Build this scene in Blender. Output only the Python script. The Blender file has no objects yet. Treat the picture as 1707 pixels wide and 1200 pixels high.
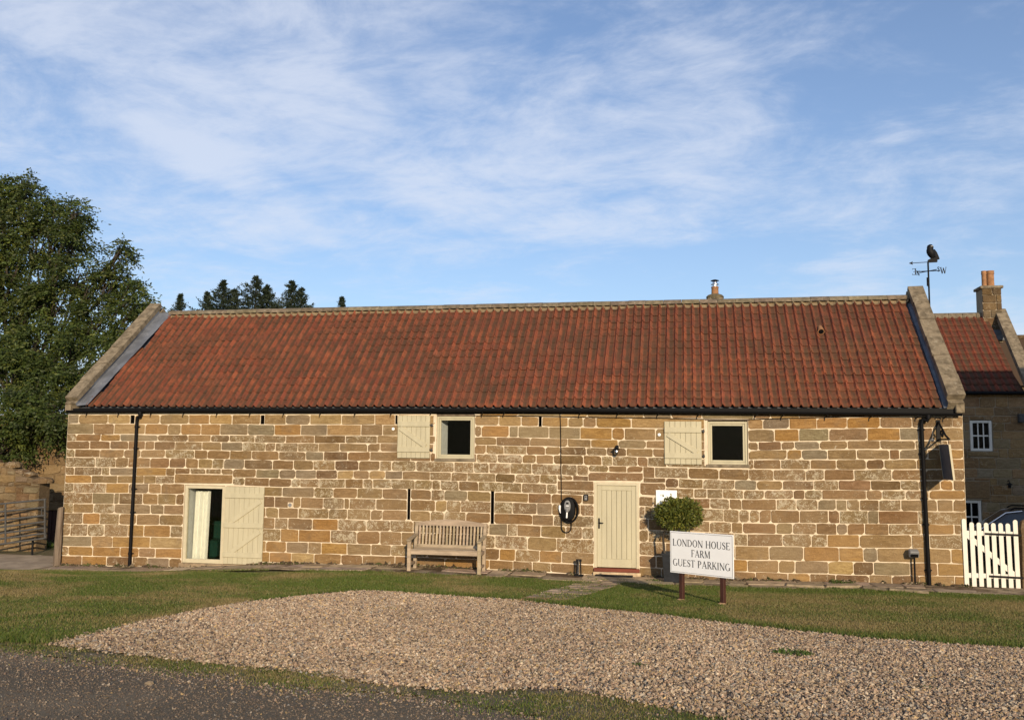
import bpy, bmesh, math, random
import numpy as np
random.seed(11)
rng = np.random.default_rng(11)
S = bpy.context.scene
COL = bpy.context.collection
R = math.radians

# ------------------------------------------------------------------ camera
FPX = 1500.0                       # focal length in pixels of the 1707 px wide photograph
YAW = math.atan(FPX / 7680.0)      # the front wall runs away to the left
PITCH = math.atan(140 / 1500.0)
ROLL = math.atan(0.0083)
_f0 = np.array([-math.sin(YAW), math.cos(YAW), 0.0]); _r0 = np.array([math.cos(YAW), math.sin(YAW), 0.0]); _u0 = np.array([0, 0, 1.0])
FW = _f0 * math.cos(PITCH) + _u0 * math.sin(PITCH)
_up = -_f0 * math.sin(PITCH) + _u0 * math.cos(PITCH)
RT = _r0 * math.cos(ROLL) + _up * math.sin(ROLL)
UP = -_r0 * math.sin(ROLL) + _up * math.cos(ROLL)
def ray(px, py): return FW * FPX + RT * (px - 853.5) - UP * (py - 600.0)
CAM = -ray(1028, 950) / 72.0       # the door sill is the world origin, 72 px per metre there
def at(px, py, Y=0.0):             # survey point: photo measurement on the vertical plane at depth Y
    d = ray(px, py); return CAM + d * ((Y - CAM[1]) / d[1])
def on_plane(px, py, P, n):
    d = ray(px, py); n = np.array(n); return CAM + d * (np.dot(np.array(P) - CAM, n) / np.dot(d, n))
from mathutils import Matrix, Vector
cam_d = bpy.data.cameras.new('camera'); cam = bpy.data.objects.new('camera', cam_d); COL.objects.link(cam)
cam_d.sensor_width = 36.0; cam_d.lens = 36.0 * FPX / 1707.0
cam_d.clip_start = 0.1; cam_d.clip_end = 3000
cam.matrix_world = Matrix(((RT[0], UP[0], -FW[0], CAM[0]), (RT[1], UP[1], -FW[1], CAM[1]), (RT[2], UP[2], -FW[2], CAM[2]), (0, 0, 0, 1)))
S.camera = cam

# ------------------------------------------------------------------ light
CLOUD_SEED = 14.0
SUN_AZ, SUN_EL = R(21), R(16.5)    # right of the wall's normal, behind the camera
TO_SUN = Vector((math.sin(SUN_AZ) * math.cos(SUN_EL), -math.cos(SUN_AZ) * math.cos(SUN_EL), math.sin(SUN_EL)))
sd = bpy.data.lights.new('sun', 'SUN'); sd.energy = 4.7; sd.angle = R(0.55); sd.color = (1.0, 0.81, 0.57)
sun = bpy.data.objects.new('sun', sd); COL.objects.link(sun)
sun.rotation_euler = TO_SUN.to_track_quat('Z', 'Y').to_euler(); sun.location = (20, -40, 30)
W = bpy.data.worlds.new('World'); S.world = W; W.use_nodes = True
nt = W.node_tree; nt.nodes.clear()
def wn(t, **k):
    n = nt.nodes.new(t)
    for a, b in k.items(): setattr(n, a, b)
    return n
def wmath(op, a, b=None, c=None, clamp=False):
    n = wn('ShaderNodeMath', operation=op, use_clamp=clamp)
    for i, x in enumerate((a, b, c)):
        if x is None: continue
        if isinstance(x, (int, float)): n.inputs[i].default_value = x
        else: nt.links.new(x, n.inputs[i])
    return n.outputs[0]
sky = wn('ShaderNodeTexSky', sky_type='NISHITA'); sky.sun_disc = False
sky.sun_elevation = SUN_EL; sky.sun_rotation = math.atan2(TO_SUN.x, TO_SUN.y); sky.air_density = 1.0; sky.dust_density = 0.6; sky.ozone_density = 1.6
tc = wn('ShaderNodeTexCoord'); sep = wn('ShaderNodeSeparateXYZ'); nt.links.new(tc.outputs['Generated'], sep.inputs[0])
den = wmath('ADD', wmath('MAXIMUM', sep.outputs[2], 0.0), 0.16)
cu = wmath('DIVIDE', sep.outputs[0], den); cv = wmath('DIVIDE', sep.outputs[1], den)
def cloud_noise(scale, sx, sy, rot, off, detail, rough, dist):
    cb = wn('ShaderNodeCombineXYZ'); nt.links.new(cu, cb.inputs[0]); nt.links.new(cv, cb.inputs[1]); cb.inputs[2].default_value = off
    mp = wn('ShaderNodeMapping'); mp.inputs['Rotation'].default_value = (0, 0, rot); mp.inputs['Scale'].default_value = (sx, sy, 1)
    nt.links.new(cb.outputs[0], mp.inputs[0])
    n = wn('ShaderNodeTexNoise'); n.inputs['Scale'].default_value = scale; n.inputs['Detail'].default_value = detail
    n.inputs['Roughness'].default_value = rough; n.inputs['Distortion'].default_value = dist
    nt.links.new(mp.outputs[0], n.inputs[0]); return n.outputs[0]
n1 = cloud_noise(0.85, 1.0, 0.75, 0.5, CLOUD_SEED, 3, 0.5, 0.6)
n2 = cloud_noise(2.4, 1.0, 1.2, 0.6, 7.1, 9, 0.66, 0.5)
n3 = cloud_noise(9.0, 0.9, 1.3, 0.5, 1.7, 6, 0.62, 0.5)
cl = wmath('ADD', wmath('MULTIPLY', n1, 1.25), wmath('ADD', wmath('MULTIPLY', n2, 0.90), wmath('MULTIPLY', n3, 0.36)))
mr = wn('ShaderNodeMapRange', interpolation_type='SMOOTHSTEP'); nt.links.new(cl, mr.inputs[0])
mr.inputs[1].default_value = 1.08; mr.inputs[2].default_value = 1.56; mr.inputs[3].default_value = 0.05; mr.inputs[4].default_value = 0.74
mixc = wn('ShaderNodeMix', data_type='RGBA'); nt.links.new(mr.outputs[0], mixc.inputs[0])
bc = wn('ShaderNodeMix', data_type='RGBA', blend_type='MULTIPLY'); bc.inputs[0].default_value = 1.0
nt.links.new(sky.outputs[0], bc.inputs[6]); bc.inputs[7].default_value = (0.83, 0.98, 1.22, 1)
nt.links.new(bc.outputs[2], mixc.inputs[6]); mixc.inputs[7].default_value = (6.4, 6.8, 7.8, 1)
hz = wmath('MULTIPLY', wmath('POWER', 2.718, wmath('MULTIPLY', wmath('MAXIMUM', sep.outputs[2], 0.0), -4.5)), 0.55)
mixh = wn('ShaderNodeMix', data_type='RGBA'); nt.links.new(hz, mixh.inputs[0]); nt.links.new(mixc.outputs[2], mixh.inputs[6]); mixh.inputs[7].default_value = (5.2, 6.3, 7.7, 1)
bg = wn('ShaderNodeBackground'); bg.inputs[1].default_value = 0.120; nt.links.new(mixh.outputs[2], bg.inputs[0])
wo = wn('ShaderNodeOutputWorld'); nt.links.new(bg.outputs[0], wo.inputs[0])
S.view_settings.view_transform = 'Standard'; S.view_settings.look = 'None'; S.view_settings.gamma = 1.0
S.view_settings.use_curve_mapping = False; S.view_settings.exposure = 0.0
S.render.engine = 'CYCLES'; S.cycles.max_bounces = 6; S.cycles.diffuse_bounces = 3; S.cycles.glossy_bounces = 3
S.cycles.transparent_max_bounces = 8; S.cycles.use_denoising = True

# ------------------------------------------------------------------ helpers
ORG = {}
def org(o):
    return np.array(ORG.get(o.name, (0, 0, 0)), float) if o is not None else np.zeros(3)
def tag(o, label=None, cat=None, group=None, kind=None):
    if label: o['label'] = label
    if cat: o['category'] = cat
    if group: o['group'] = group
    if kind: o['kind'] = kind
    return o
def thing(name, label, cat, loc, group=None):
    o = bpy.data.objects.new(name, None); COL.objects.link(o); o.location = tuple(loc); o.empty_display_size = 0.2
    ORG[o.name] = tuple(loc); return tag(o, label, cat, group)
def link(o, parent=None):
    COL.objects.link(o)
    if parent is not None:
        o.parent = parent; ORG[o.name] = tuple(org(parent))
    return o
def mesh_np(name, V, F, cols=None, smooth=False):
    me = bpy.data.meshes.new(name)
    V = np.asarray(V, np.float32); F = np.asarray(F, np.int32)
    k = F.shape[1]
    me.vertices.add(len(V)); me.vertices.foreach_set('co', V.ravel())
    me.loops.add(F.size); me.loops.foreach_set('vertex_index', F.ravel())
    me.polygons.add(len(F)); me.polygons.foreach_set('loop_start', np.arange(0, F.size, k, dtype=np.int32))
    me.polygons.foreach_set('loop_total', np.full(len(F), k, np.int32))
    me.polygons.foreach_set('use_smooth', np.full(len(F), smooth))
    a = me.attributes.new('Col', 'FLOAT_COLOR', 'POINT')
    c = np.ones((len(V), 4), np.float32) if cols is None else np.asarray(cols, np.float32)
    a.data.foreach_set('color', c.ravel())
    me.update(calc_edges=True); me.validate()
    return me
def npobj(name, V, F, mat, parent=None, cols=None, smooth=False):
    V = np.asarray(V, float) - org(parent)
    me = mesh_np(name, V, F, cols, smooth); me.materials.append(mat)
    return link(bpy.data.objects.new(name, me), parent)
def ortho(d, up=(0, 0, 1)):
    d = np.asarray(d, float); d = d / np.linalg.norm(d)
    u = np.asarray(up, float)
    if abs(np.dot(u, d)) > 0.97: u = np.array([0, 1, 0.])
    s = np.cross(d, u); s /= np.linalg.norm(s); return d, s, np.cross(s, d)
class MB:
    def __init__(s, col=(1, 1, 1, 1)): s.v = []; s.f = []; s.c = []; s.col = col
    def add(s, V, F, col=None):
        o = len(s.v); s.v += [tuple(map(float, p)) for p in V]; s.f += [tuple(i + o for i in f) for f in F]
        s.c += [col or s.col] * len(V); return s
    def box(s, x0, x1, y0, y1, z0, z1, b=0.0, col=None):
        return s.obox(((x0 + x1) / 2, (y0 + y1) / 2, (z0 + z1) / 2), (1, 0, 0), (0, 1, 0), (0, 0, 1), abs(x1 - x0), abs(y1 - y0), abs(z1 - z0), b, col)
    def obox(s, c, ax, ay, az, lx, ly, lz, b=0.0, col=None):
        c, ax, ay, az = (np.asarray(q, float) for q in (c, ax, ay, az))
        hx, hy, hz = lx / 2, ly / 2, lz / 2
        if b <= 0 or b * 2.2 > min(lx, ly, lz):
            P = [c + ax * i * hx + ay * j * hy + az * k * hz for i in (-1, 1) for j in (-1, 1) for k in (-1, 1)]
            F = [(0, 1, 3, 2), (4, 6, 7, 5), (0, 4, 5, 1), (2, 3, 7, 6), (0, 2, 6, 4), (1, 5, 7, 3)]
            return s.add(P, F, col)
        P = []; idx = {}
        for i in (-1, 1):
            for j in (-1, 1):
                for k in (-1, 1):
                    for t in range(3):
                        e = [hx, hy, hz]; m = [hx - b, hy - b, hz - b]; q = [m[0], m[1], m[2]]; q[t] = e[t]
                        idx[(i, j, k, t)] = len(P); P.append(c + ax * i * q[0] + ay * j * q[1] + az * k * q[2])
        F = []
        for sgn in (-1, 1):
            a = [idx[(sgn, j, k, 0)] for j, k in ((-1, -1), (1, -1), (1, 1), (-1, 1))]; F.append(a if sgn > 0 else a[::-1])
            a = [idx[(i, sgn, k, 1)] for i, k in ((-1, -1), (1, -1), (1, 1), (-1, 1))]; F.append(a[::-1] if sgn > 0 else a)
            a = [idx[(i, j, sgn, 2)] for i, j in ((-1, -1), (1, -1), (1, 1), (-1, 1))]; F.append(a if sgn > 0 else a[::-1])
        for p in (-1, 1):
            for q in (-1, 1):
                F.append((idx[(p, q, -1, 0)], idx[(p, q, 1, 0)], idx[(p, q, 1, 1)], idx[(p, q, -1, 1)]))
                F.append((idx[(p, -1, q, 0)], idx[(p, 1, q, 0)], idx[(p, 1, q, 2)], idx[(p, -1, q, 2)]))
                F.append((idx[(-1, p, q, 1)], idx[(1, p, q, 1)], idx[(1, p, q, 2)], idx[(-1, p, q, 2)]))
                for r in (-1, 1): F.append((idx[(p, q, r, 0)], idx[(p, q, r, 1)], idx[(p, q, r, 2)]))
        return s.add(P, F, col)
    def bar(s, p, q, w, h, up=(0, 0, 1), b=0.0, col=None):
        p, q = np.asarray(p, float), np.asarray(q, float); d, sd_, u = ortho(q - p, up)
        return s.obox((p + q) / 2, d, sd_, u, np.linalg.norm(q - p), w, h, b, col)
    def tube(s, path, r, n=8, col=None, cap=True):
        path = [np.asarray(p, float) for p in path]; V = []; F = []
        rs = r if hasattr(r, '__len__') else [r] * len(path)
        prev = None
        for i, p in enumerate(path):
            d = path[min(i + 1, len(path) - 1)] - path[max(i - 1, 0)]
            d, a, bb = ortho(d, prev if prev is not None else (0, 0, 1))
            prev = bb
            for k in range(n):
                t = 2 * math.pi * k / n; V.append(p + (a * math.cos(t) + bb * math.sin(t)) * rs[i])
        for i in range(len(path) - 1):
            for k in range(n):
                F.append((i * n + k, i * n + (k + 1) % n, (i + 1) * n + (k + 1) % n, (i + 1) * n + k))
        if cap: F.append(tuple(range(n))[::-1]); F.append(tuple(range((len(path) - 1) * n, len(path) * n)))
        return s.add(V, F, col)
    def lathe(s, prof, c, n=16, col=None, axis=((1, 0, 0), (0, 1, 0), (0, 0, 1))):
        c = np.asarray(c, float); ax, ay, az = (np.asarray(q, float) for q in axis); V = []; F = []
        for r, z in prof:
            for k in range(n):
                t = 2 * math.pi * k / n; V.append(c + ax * math.cos(t) * r + ay * math.sin(t) * r + az * z)
        for i in range(len(prof) - 1):
            for k in range(n): F.append((i * n + k, i * n + (k + 1) % n, (i + 1) * n + (k + 1) % n, (i + 1) * n + k))
        F.append(tuple(range(n))[::-1]); F.append(tuple(range((len(prof) - 1) * n, len(prof) * n)))
        return s.add(V, F, col)
    def prism(s, poly, o, ax, ay, n, d, col=None):
        o, ax, ay, n = (np.asarray(q, float) for q in (o, ax, ay, n)); k = len(poly)
        V = [o + ax * x + ay * y for x, y in poly] + [o + ax * x + ay * y + n * d for x, y in poly]
        F = [tuple(range(k))[::-1], tuple(range(k, 2 * k))] + [(i, (i + 1) % k, k + (i + 1) % k, k + i) for i in range(k)]
        return s.add(V, F, col)
    def build(s, name, mat, parent=None, smooth=False, kind=None):
        og = org(parent); me = bpy.data.meshes.new(name)
        me.from_pydata([(x - og[0], y - og[1], z - og[2]) for x, y, z in s.v], [], s.f)
        a = me.attributes.new('Col', 'FLOAT_COLOR', 'POINT'); a.data.foreach_set('color', np.asarray(s.c, np.float32).ravel())
        me.materials.append(mat)
        bm = bmesh.new(); bm.from_mesh(me); bmesh.ops.recalc_face_normals(bm, faces=bm.faces); bm.to_mesh(me); bm.free()
        if smooth: me.polygons.foreach_set('use_smooth', [True] * len(me.polygons)); me.set_sharp_from_angle(angle=R(38))
        o = link(bpy.data.objects.new(name, me), parent)
        if kind: o['kind'] = kind
        return o

# ------------------------------------------------------------------ materials
class NT:
    def __init__(s, name):
        s.m = bpy.data.materials.new(name); s.m.use_nodes = True; s.t = s.m.node_tree; s.b = s.t.nodes['Principled BSDF']
        s.out = s.t.nodes['Material Output']; s.pos = s.t.nodes.new('ShaderNodeNewGeometry').outputs['Position']
    def n(s, t, **k):
        q = s.t.nodes.new(t)
        for a, b in k.items(): setattr(q, a, b)
        return q
    def L(s, a, b): s.t.links.new(a, b)
    def put(s, sock, x):
        if isinstance(x, (int, float)): sock.default_value = x
        elif isinstance(x, tuple): sock.default_value = x if len(x) == 4 or sock.type == 'VECTOR' else (*x, 1)
        else: s.L(x, sock)
    def noise(s, scale, detail=4, rough=0.55, dist=0.0, vec=None, sc=None, rot=None):
        v = vec or s.pos
        if sc or rot:
            mp = s.n('ShaderNodeMapping'); s.L(v, mp.inputs[0])
            if sc: mp.inputs['Scale'].default_value = sc
            if rot: mp.inputs['Rotation'].default_value = rot
            v = mp.outputs[0]
        q = s.n('ShaderNodeTexNoise'); q.inputs['Scale'].default_value = scale; q.inputs['Detail'].default_value = detail
        q.inputs['Roughness'].default_value = rough; q.inputs['Distortion'].default_value = dist; s.L(v, q.inputs['Vector']); return q.outputs[0]
    def vor(s, scale, out='Distance', vec=None):
        q = s.n('ShaderNodeTexVoronoi'); q.inputs['Scale'].default_value = scale; s.L(vec or s.pos, q.inputs['Vector']); return q.outputs[out]
    def rng(s, x, a, b, c=0.0, d=1.0, smooth=True):
        q = s.n('ShaderNodeMapRange', interpolation_type='SMOOTHSTEP' if smooth else 'LINEAR'); s.put(q.inputs[0], x)
        for i, z in enumerate((a, b, c, d)): s.put(q.inputs[i + 1], z)
        return q.outputs[0]
    def mth(s, op, a, b=0.0): 
        q = s.n('ShaderNodeMath', operation=op); s.put(q.inputs[0], a); s.put(q.inputs[1], b); return q.outputs[0]
    def mix(s, f, a, b, blend='MIX'):
        q = s.n('ShaderNodeMix', data_type='RGBA', blend_type=blend); s.put(q.inputs[0], f); s.put(q.inputs[6], a); s.put(q.inputs[7], b); return q.outputs[2]
    def attr(s): q = s.n('ShaderNodeAttribute', attribute_name='Col'); return q
    def bump(s, h, strength, dist):
        q = s.n('ShaderNodeBump'); q.inputs['Strength'].default_value = strength; q.inputs['Distance'].default_value = dist
        s.L(h, q.inputs['Height']); s.L(q.outputs[0], s.b.inputs['Normal']); return q
    def fin(s, col, rough=0.8, spec=0.3, metal=0.0):
        s.put(s.b.inputs['Base Color'], col); s.put(s.b.inputs['Roughness'], rough); s.put(s.b.inputs['Specular IOR Level'], spec)
        s.put(s.b.inputs['Metallic'], metal); return s.m
def simple(name, col, rough=0.6, spec=0.4, metal=0.0, var=0.12, vs=9.0, bump=0.0, bs=60.0, dirt=None, attr=False, streak=None):
    q = NT(name)
    c = (*col, 1)
    if attr: c = q.mix(1.0, c, q.attr().outputs['Color'], 'MULTIPLY')
    nz = q.noise(vs, 5, 0.6, 0.3, sc=streak)
    c = q.mix(q.rng(nz, 0.3, 0.7, 0.0, 1.0), q.mix(1.0, c, (1 - var, 1 - var, 1 - var, 1), 'MULTIPLY'), q.mix(1.0, c, (1 + var, 1 + var, 1 + var, 1), 'MULTIPLY'))
    if dirt: c = q.mix(q.rng(q.noise(dirt[1], 6, 0.65, 0.5), dirt[2], dirt[2] + 0.18, 0.0, dirt[3]), c, (*dirt[0], 1))
    if bump: q.bump(q.noise(bs, 5, 0.6, sc=streak), bump, 0.01)
    return q.fin(c, rough, spec, metal)
def m_stone(name, lich=1.0, dark=1.0):
    q = NT(name); at_ = q.attr(); c = at_.outputs['Color']; A = at_.outputs['Alpha']
    # bedding streaks and mineral patches
    c = q.mix(q.rng(q.noise(5.0, 5, 0.6, 1.2, sc=(0.8, 1, 3.2)), 0.35, 0.7, 0.0, 0.55), q.mix(1.0, c, (0.66, 0.60, 0.52, 1), 'MULTIPLY'), q.mix(1.0, c, (1.22, 1.20, 1.14, 1), 'MULTIPLY'))
    c = q.mix(q.rng(q.noise(38, 4, 0.7), 0.42, 0.72, 0.0, 0.5), c, q.mix(1.0, c, (0.55, 0.5, 0.45, 1), 'MULTIPLY'))
    c = q.mix(q.rng(q.noise(2.1, 3, 0.5, 0.8), 0.5, 0.75, 0.0, 0.4), c, (0.16, 0.125, 0.085, 1))
    c = q.mix(q.rng(q.noise(0.45, 4, 0.6, 0.6), 0.40, 0.68, 0.0, 0.35), c, (0.37, 0.255, 0.135, 1))
    # lichen: crusts and specks
    big = q.noise(6, 5, 0.7, 0.6); fine = q.noise(42, 4, 0.66, 0.3)
    h = q.mth('ADD', q.mth('MULTIPLY', big, 0.62), q.mth('MULTIPLY', fine, 0.62))
    thr = q.rng(A, 0.0, 1.0, 0.785, 0.60, smooth=False)
    m = q.rng(q.mth('SUBTRACT', h, thr), 0.0, 0.09, 0.0, 0.72 * lich)
    c = q.mix(m, c, q.mix(q.rng(q.noise(5, 2), 0.4, 0.6), (0.53, 0.465, 0.345, 1), (0.49, 0.425, 0.295, 1)))
    hb = q.mth('ADD', q.mth('MULTIPLY', q.noise(26, 6, 0.65), 1.0), q.mth('MULTIPLY', q.noise(90, 4, 0.6), 0.35))
    q.bump(hb, 0.95, 0.02)
    return q.fin(c, 0.92, 0.15)
def m_tile(name, tint=(1, 1, 1)):
    q = NT(name); oi = q.n('ShaderNodeObjectInfo')
    ta = q.attr(); c = q.mix(1.0, ta.outputs['Color'], oi.outputs['Color'], 'MULTIPLY')
    c = q.mix(1.0, c, (*tint, 1), 'MULTIPLY')
    c = q.mix(q.rng(q.noise(9, 6, 0.70, 0.6, sc=(1.6, 0.45, 0.45)), 0.42, 0.70, 0.0, 0.72), c, (0.052, 0.036, 0.022, 1))
    c = q.mix(q.rng(q.noise(0.9, 5, 0.65, 0.6), 0.42, 0.72, 0.0, 0.5), c, (0.085, 0.048, 0.028, 1))
    c = q.mix(q.rng(q.noise(48, 3, 0.6), 0.60, 0.72, 0.0, 0.28), c, (0.24, 0.17, 0.09, 1))
    # silt and moss lying in the channels of the pantiles, broken up
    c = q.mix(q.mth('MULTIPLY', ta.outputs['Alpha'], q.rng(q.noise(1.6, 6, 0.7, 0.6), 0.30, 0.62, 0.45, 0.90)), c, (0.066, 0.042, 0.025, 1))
    q.bump(q.noise(55, 5, 0.6), 0.35, 0.008)
    return q.fin(c, 0.85, 0.2)
def m_glass(name):
    q = NT(name); q.t.nodes.remove(q.b)
    tr = q.n('ShaderNodeBsdfTransparent'); tr.inputs[0].default_value = (0.94, 0.96, 0.95, 1)
    gl = q.n('ShaderNodeBsdfGlossy'); gl.inputs['Roughness'].default_value = 0.03
    fr = q.n('ShaderNodeFresnel'); fr.inputs[0].default_value = 1.5
    mx = q.n('ShaderNodeMixShader'); q.L(fr.outputs[0], mx.inputs[0]); q.L(tr.outputs[0], mx.inputs[1]); q.L(gl.outputs[0], mx.inputs[2]); q.L(mx.outputs[0], q.out.inputs[0]); return q.m
def m_leaf(name, col, var=0.35, trans=0.35):
    q = NT(name); c = q.mix(1.0, (*col, 1), q.attr().outputs['Color'], 'MULTIPLY')
    q.fin(c, 0.55, 0.35); tb = q.n('ShaderNodeBsdfTranslucent'); q.L(q.mix(1.0, c, (1.15, 1.2, 0.5, 1), 'MULTIPLY'), tb.inputs[0])
    mx = q.n('ShaderNodeMixShader'); mx.inputs[0].default_value = trans; q.L(q.b.outputs[0], mx.inputs[1]); q.L(tb.outputs[0], mx.inputs[2]); q.L(mx.outputs[0], q.out.inputs[0]); return q.m
M = {}
M['stone'] = m_stone('sandstone'); M['stone_far'] = m_stone('sandstone_house', 0.7)
M['mortar'] = simple('lime_mortar', (0.70, 0.585, 0.43), 0.95, 0.1, var=0.10, vs=5, bump=0.6, bs=70, dirt=((0.42, 0.33, 0.22), 3.0, 0.64, 0.4))
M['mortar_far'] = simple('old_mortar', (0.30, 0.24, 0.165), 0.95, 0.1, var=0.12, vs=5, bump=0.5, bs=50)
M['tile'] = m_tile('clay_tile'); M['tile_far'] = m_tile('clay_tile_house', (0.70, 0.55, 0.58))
M['coping'] = simple('weathered_coping', (0.195, 0.158, 0.108), 0.95, 0.1, var=0.38, vs=6, bump=0.9, bs=26, dirt=((0.37, 0.33, 0.25), 11, 0.55, 0.6))
M['ridge'] = simple('ridge_stone', (0.175, 0.143, 0.10), 0.95, 0.1, var=0.3, vs=7, bump=0.7, bs=30, dirt=((0.40, 0.36, 0.27), 14, 0.56, 0.5), attr=True)
M['fillet'] = simple('ridge_mortar', (0.235, 0.175, 0.105), 0.95, 0.1, var=0.2, vs=8, bump=0.6, bs=40)
M['lead'] = simple('lead_sheet', (0.135, 0.145, 0.165), 0.55, 0.4, var=0.28, vs=3, bump=0.3, bs=14, dirt=((0.32, 0.33, 0.34), 4, 0.55, 0.5))
M['black'] = simple('black_plastic', (0.006, 0.006, 0.007), 0.6, 0.12, var=0.1)
M['iron'] = simple('black_iron', (0.006, 0.006, 0.007), 0.6, 0.2, var=0.2, bump=0.2, bs=80)
M['sage'] = simple('sage_paint', (0.475, 0.43, 0.295), 0.55, 0.3, var=0.06, vs=6, bump=0.12, bs=40, streak=(1, 1, 0.15), dirt=((0.33, 0.28, 0.18), 4, 0.58, 0.35))
M['cream'] = simple('cream_paint', (0.53, 0.47, 0.325), 0.5, 0.4, var=0.05, vs=6, bump=0.1, bs=30)
M['white'] = simple('white_paint', (0.74, 0.71, 0.63), 0.45, 0.4, var=0.04, vs=5, bump=0.08, bs=30, dirt=((0.42, 0.38, 0.28), 5, 0.60, 0.4))
M['glass'] = m_glass('window_glass')
M['dark_room'] = simple('unlit_interior_black', (0.008, 0.007, 0.006), 0.9, 0.05, var=0.2)  # near-black: shade of rooms and wall slits put into the colour
M['reveal'] = simple('plaster_reveal', (0.55, 0.55, 0.54), 0.9, 0.1, var=0.06)
M['sign_slate'] = simple('sign_slate', (0.10, 0.105, 0.12), 0.7, 0.25, var=0.15)
M['curtain'] = simple('linen_curtain', (0.82, 0.79, 0.70), 0.9, 0.1, var=0.05)
M['teak'] = simple('weathered_teak', (0.355, 0.285, 0.20), 0.8, 0.2, var=0.22, vs=10, bump=0.5, bs=60, streak=(0.25, 1, 1), attr=True)
M['post'] = simple('old_oak', (0.17, 0.13, 0.095), 0.9, 0.15, var=0.3, vs=10, bump=0.8, bs=40, streak=(1, 1, 0.2))
M['brown'] = simple('brown_stain', (0.055, 0.02, 0.013), 0.6, 0.3, var=0.25, vs=14, bump=0.3, bs=60, streak=(1, 1, 0.2))
M['redsill'] = simple('red_hardwood', (0.16, 0.035, 0.016), 0.5, 0.4, var=0.2, streak=(0.3, 1, 1))
M['slate_pot'] = simple('slate_planter', (0.016, 0.018, 0.022), 0.7, 0.25, var=0.3, bump=0.4, bs=30)
M['galv'] = simple('galvanised_steel', (0.075, 0.074, 0.072), 0.75, 0.2, metal=0.1, var=0.2, vs=20)
M['grey'] = simple('grey_plastic', (0.20, 0.20, 0.20), 0.45, 0.4, var=0.05)
M['paper'] = simple('white_plastic', (0.94, 0.94, 0.93), 0.4, 0.4, var=0.02)
M['ink'] = simple('print_ink', (0.045, 0.045, 0.05), 0.6, 0.3, var=0.0)
M['pot_clay'] = simple('terracotta', (0.32, 0.165, 0.08), 0.85, 0.2, var=0.25, vs=6, bump=0.3, dirt=((0.10, 0.07, 0.05), 7, 0.55, 0.6))
M['steel'] = simple('stainless_steel', (0.6, 0.6, 0.6), 0.25, 0.5, metal=1.0, var=0.03)
M['mat'] = simple('rubber_mat', (0.02, 0.02, 0.02), 0.9, 0.2, var=0.3, bump=0.6, bs=200)
M['green_cloth'] = simple('green_cloth', (0.008, 0.036, 0.026), 0.9, 0.1, var=0.1)
M['bark'] = simple('bark', (0.06, 0.05, 0.04), 0.95, 0.1, var=0.35, vs=8, bump=0.9, bs=18, streak=(1, 1, 0.3))
M['ash'] = m_leaf('ash_leaves', (0.062, 0.084, 0.020), trans=0.30); M['bay'] = m_leaf('bay_leaves', (0.125, 0.135, 0.028), trans=0.2)
M['conifer'] = m_leaf('conifer_needles', (0.028, 0.040, 0.020), trans=0.15); M['weed'] = m_leaf('weed_leaves', (0.09, 0.135, 0.03))
M['blade'] = m_leaf('grass_blades', (1, 1, 1), trans=0.3)
M['pebble'] = simple('pebbles', (1, 1, 1), 0.9, 0.15, var=0.18, vs=60, attr=True)
M['car'] = simple('dark_car_paint', (0.012, 0.014, 0.018), 0.18, 0.6, var=0.0)
M['carglass'] = simple('car_glass', (0.02, 0.03, 0.04), 0.05, 0.7, var=0.0)
M['tyre'] = simple('tyre_rubber', (0.02, 0.02, 0.02), 0.9, 0.2)
# ------------------------------------------------------------------ ground
_BX = [-40, -14.5, -11.2, -8.1, -5.2, -2.5, -0.7, 2.9, 5.3, 7.4, 40]; _BZ = [-0.42, -0.39, -0.33, -0.13, -0.08, -0.12, -0.15, -0.15, -0.09, -0.10, -0.3]
def gz(x, y):
    x = np.asarray(x, float); y = np.asarray(y, float)
    t = np.clip((-y - 1.0) / 4.0, 0, 1); b = np.interp(x, _BX, _BZ) * (1 - t) - 0.1 * t
    return b + 0.066 * np.clip(-y - 1.0, 0, 34) + 0.11 * np.clip(-y - 40.0, 0, 110) + 0.012 * np.sin(x * 1.7 + y * 0.6) * np.clip((-y - 1.2) / 2, 0, 1)  # steep rise behind camera added to block bright low sky from window reflections
def ground(px, py):
    d = ray(px, py); d = d / np.linalg.norm(d); t = 0.5
    while t < 150:
        P = CAM + d * t
        if P[2] < gz(P[0], P[1]): return P
        t += 0.02
    return P
def gpoly(pts): return np.array([ground(*p)[:2] for p in pts])
def inside(poly, x, y):
    r = np.zeros(np.shape(x), bool); n = len(poly)
    for i in range(n):
        x0, y0 = poly[i]; x1, y1 = poly[(i + 1) % n]
        c = ((y0 > y) != (y1 > y))
        with np.errstate(divide='ignore', invalid='ignore'):
            r ^= c & (x < (x1 - x0) * (y - y0) / (y1 - y0 + 1e-12) + x0)
    return r
_H = rng.random((256, 256))
def vnoise(x, y, s):
    x = np.asarray(x) * s + 500.0; y = np.asarray(y) * s + 500.0
    i = np.floor(x).astype(int); j = np.floor(y).astype(int); u = x - i; v = y - j; u = u * u * (3 - 2 * u); v = v * v * (3 - 2 * v)
    h = lambda a, b: _H[a % 256, b % 256]
    return (h(i, j) * (1 - u) + h(i + 1, j) * u) * (1 - v) + (h(i, j + 1) * (1 - u) + h(i + 1, j + 1) * u) * v
def fnoise(x, y, s): return 0.5 * vnoise(x, y, s) + 0.3 * vnoise(x, y, s * 2.1) + 0.2 * vnoise(x, y, s * 4.3)
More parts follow.
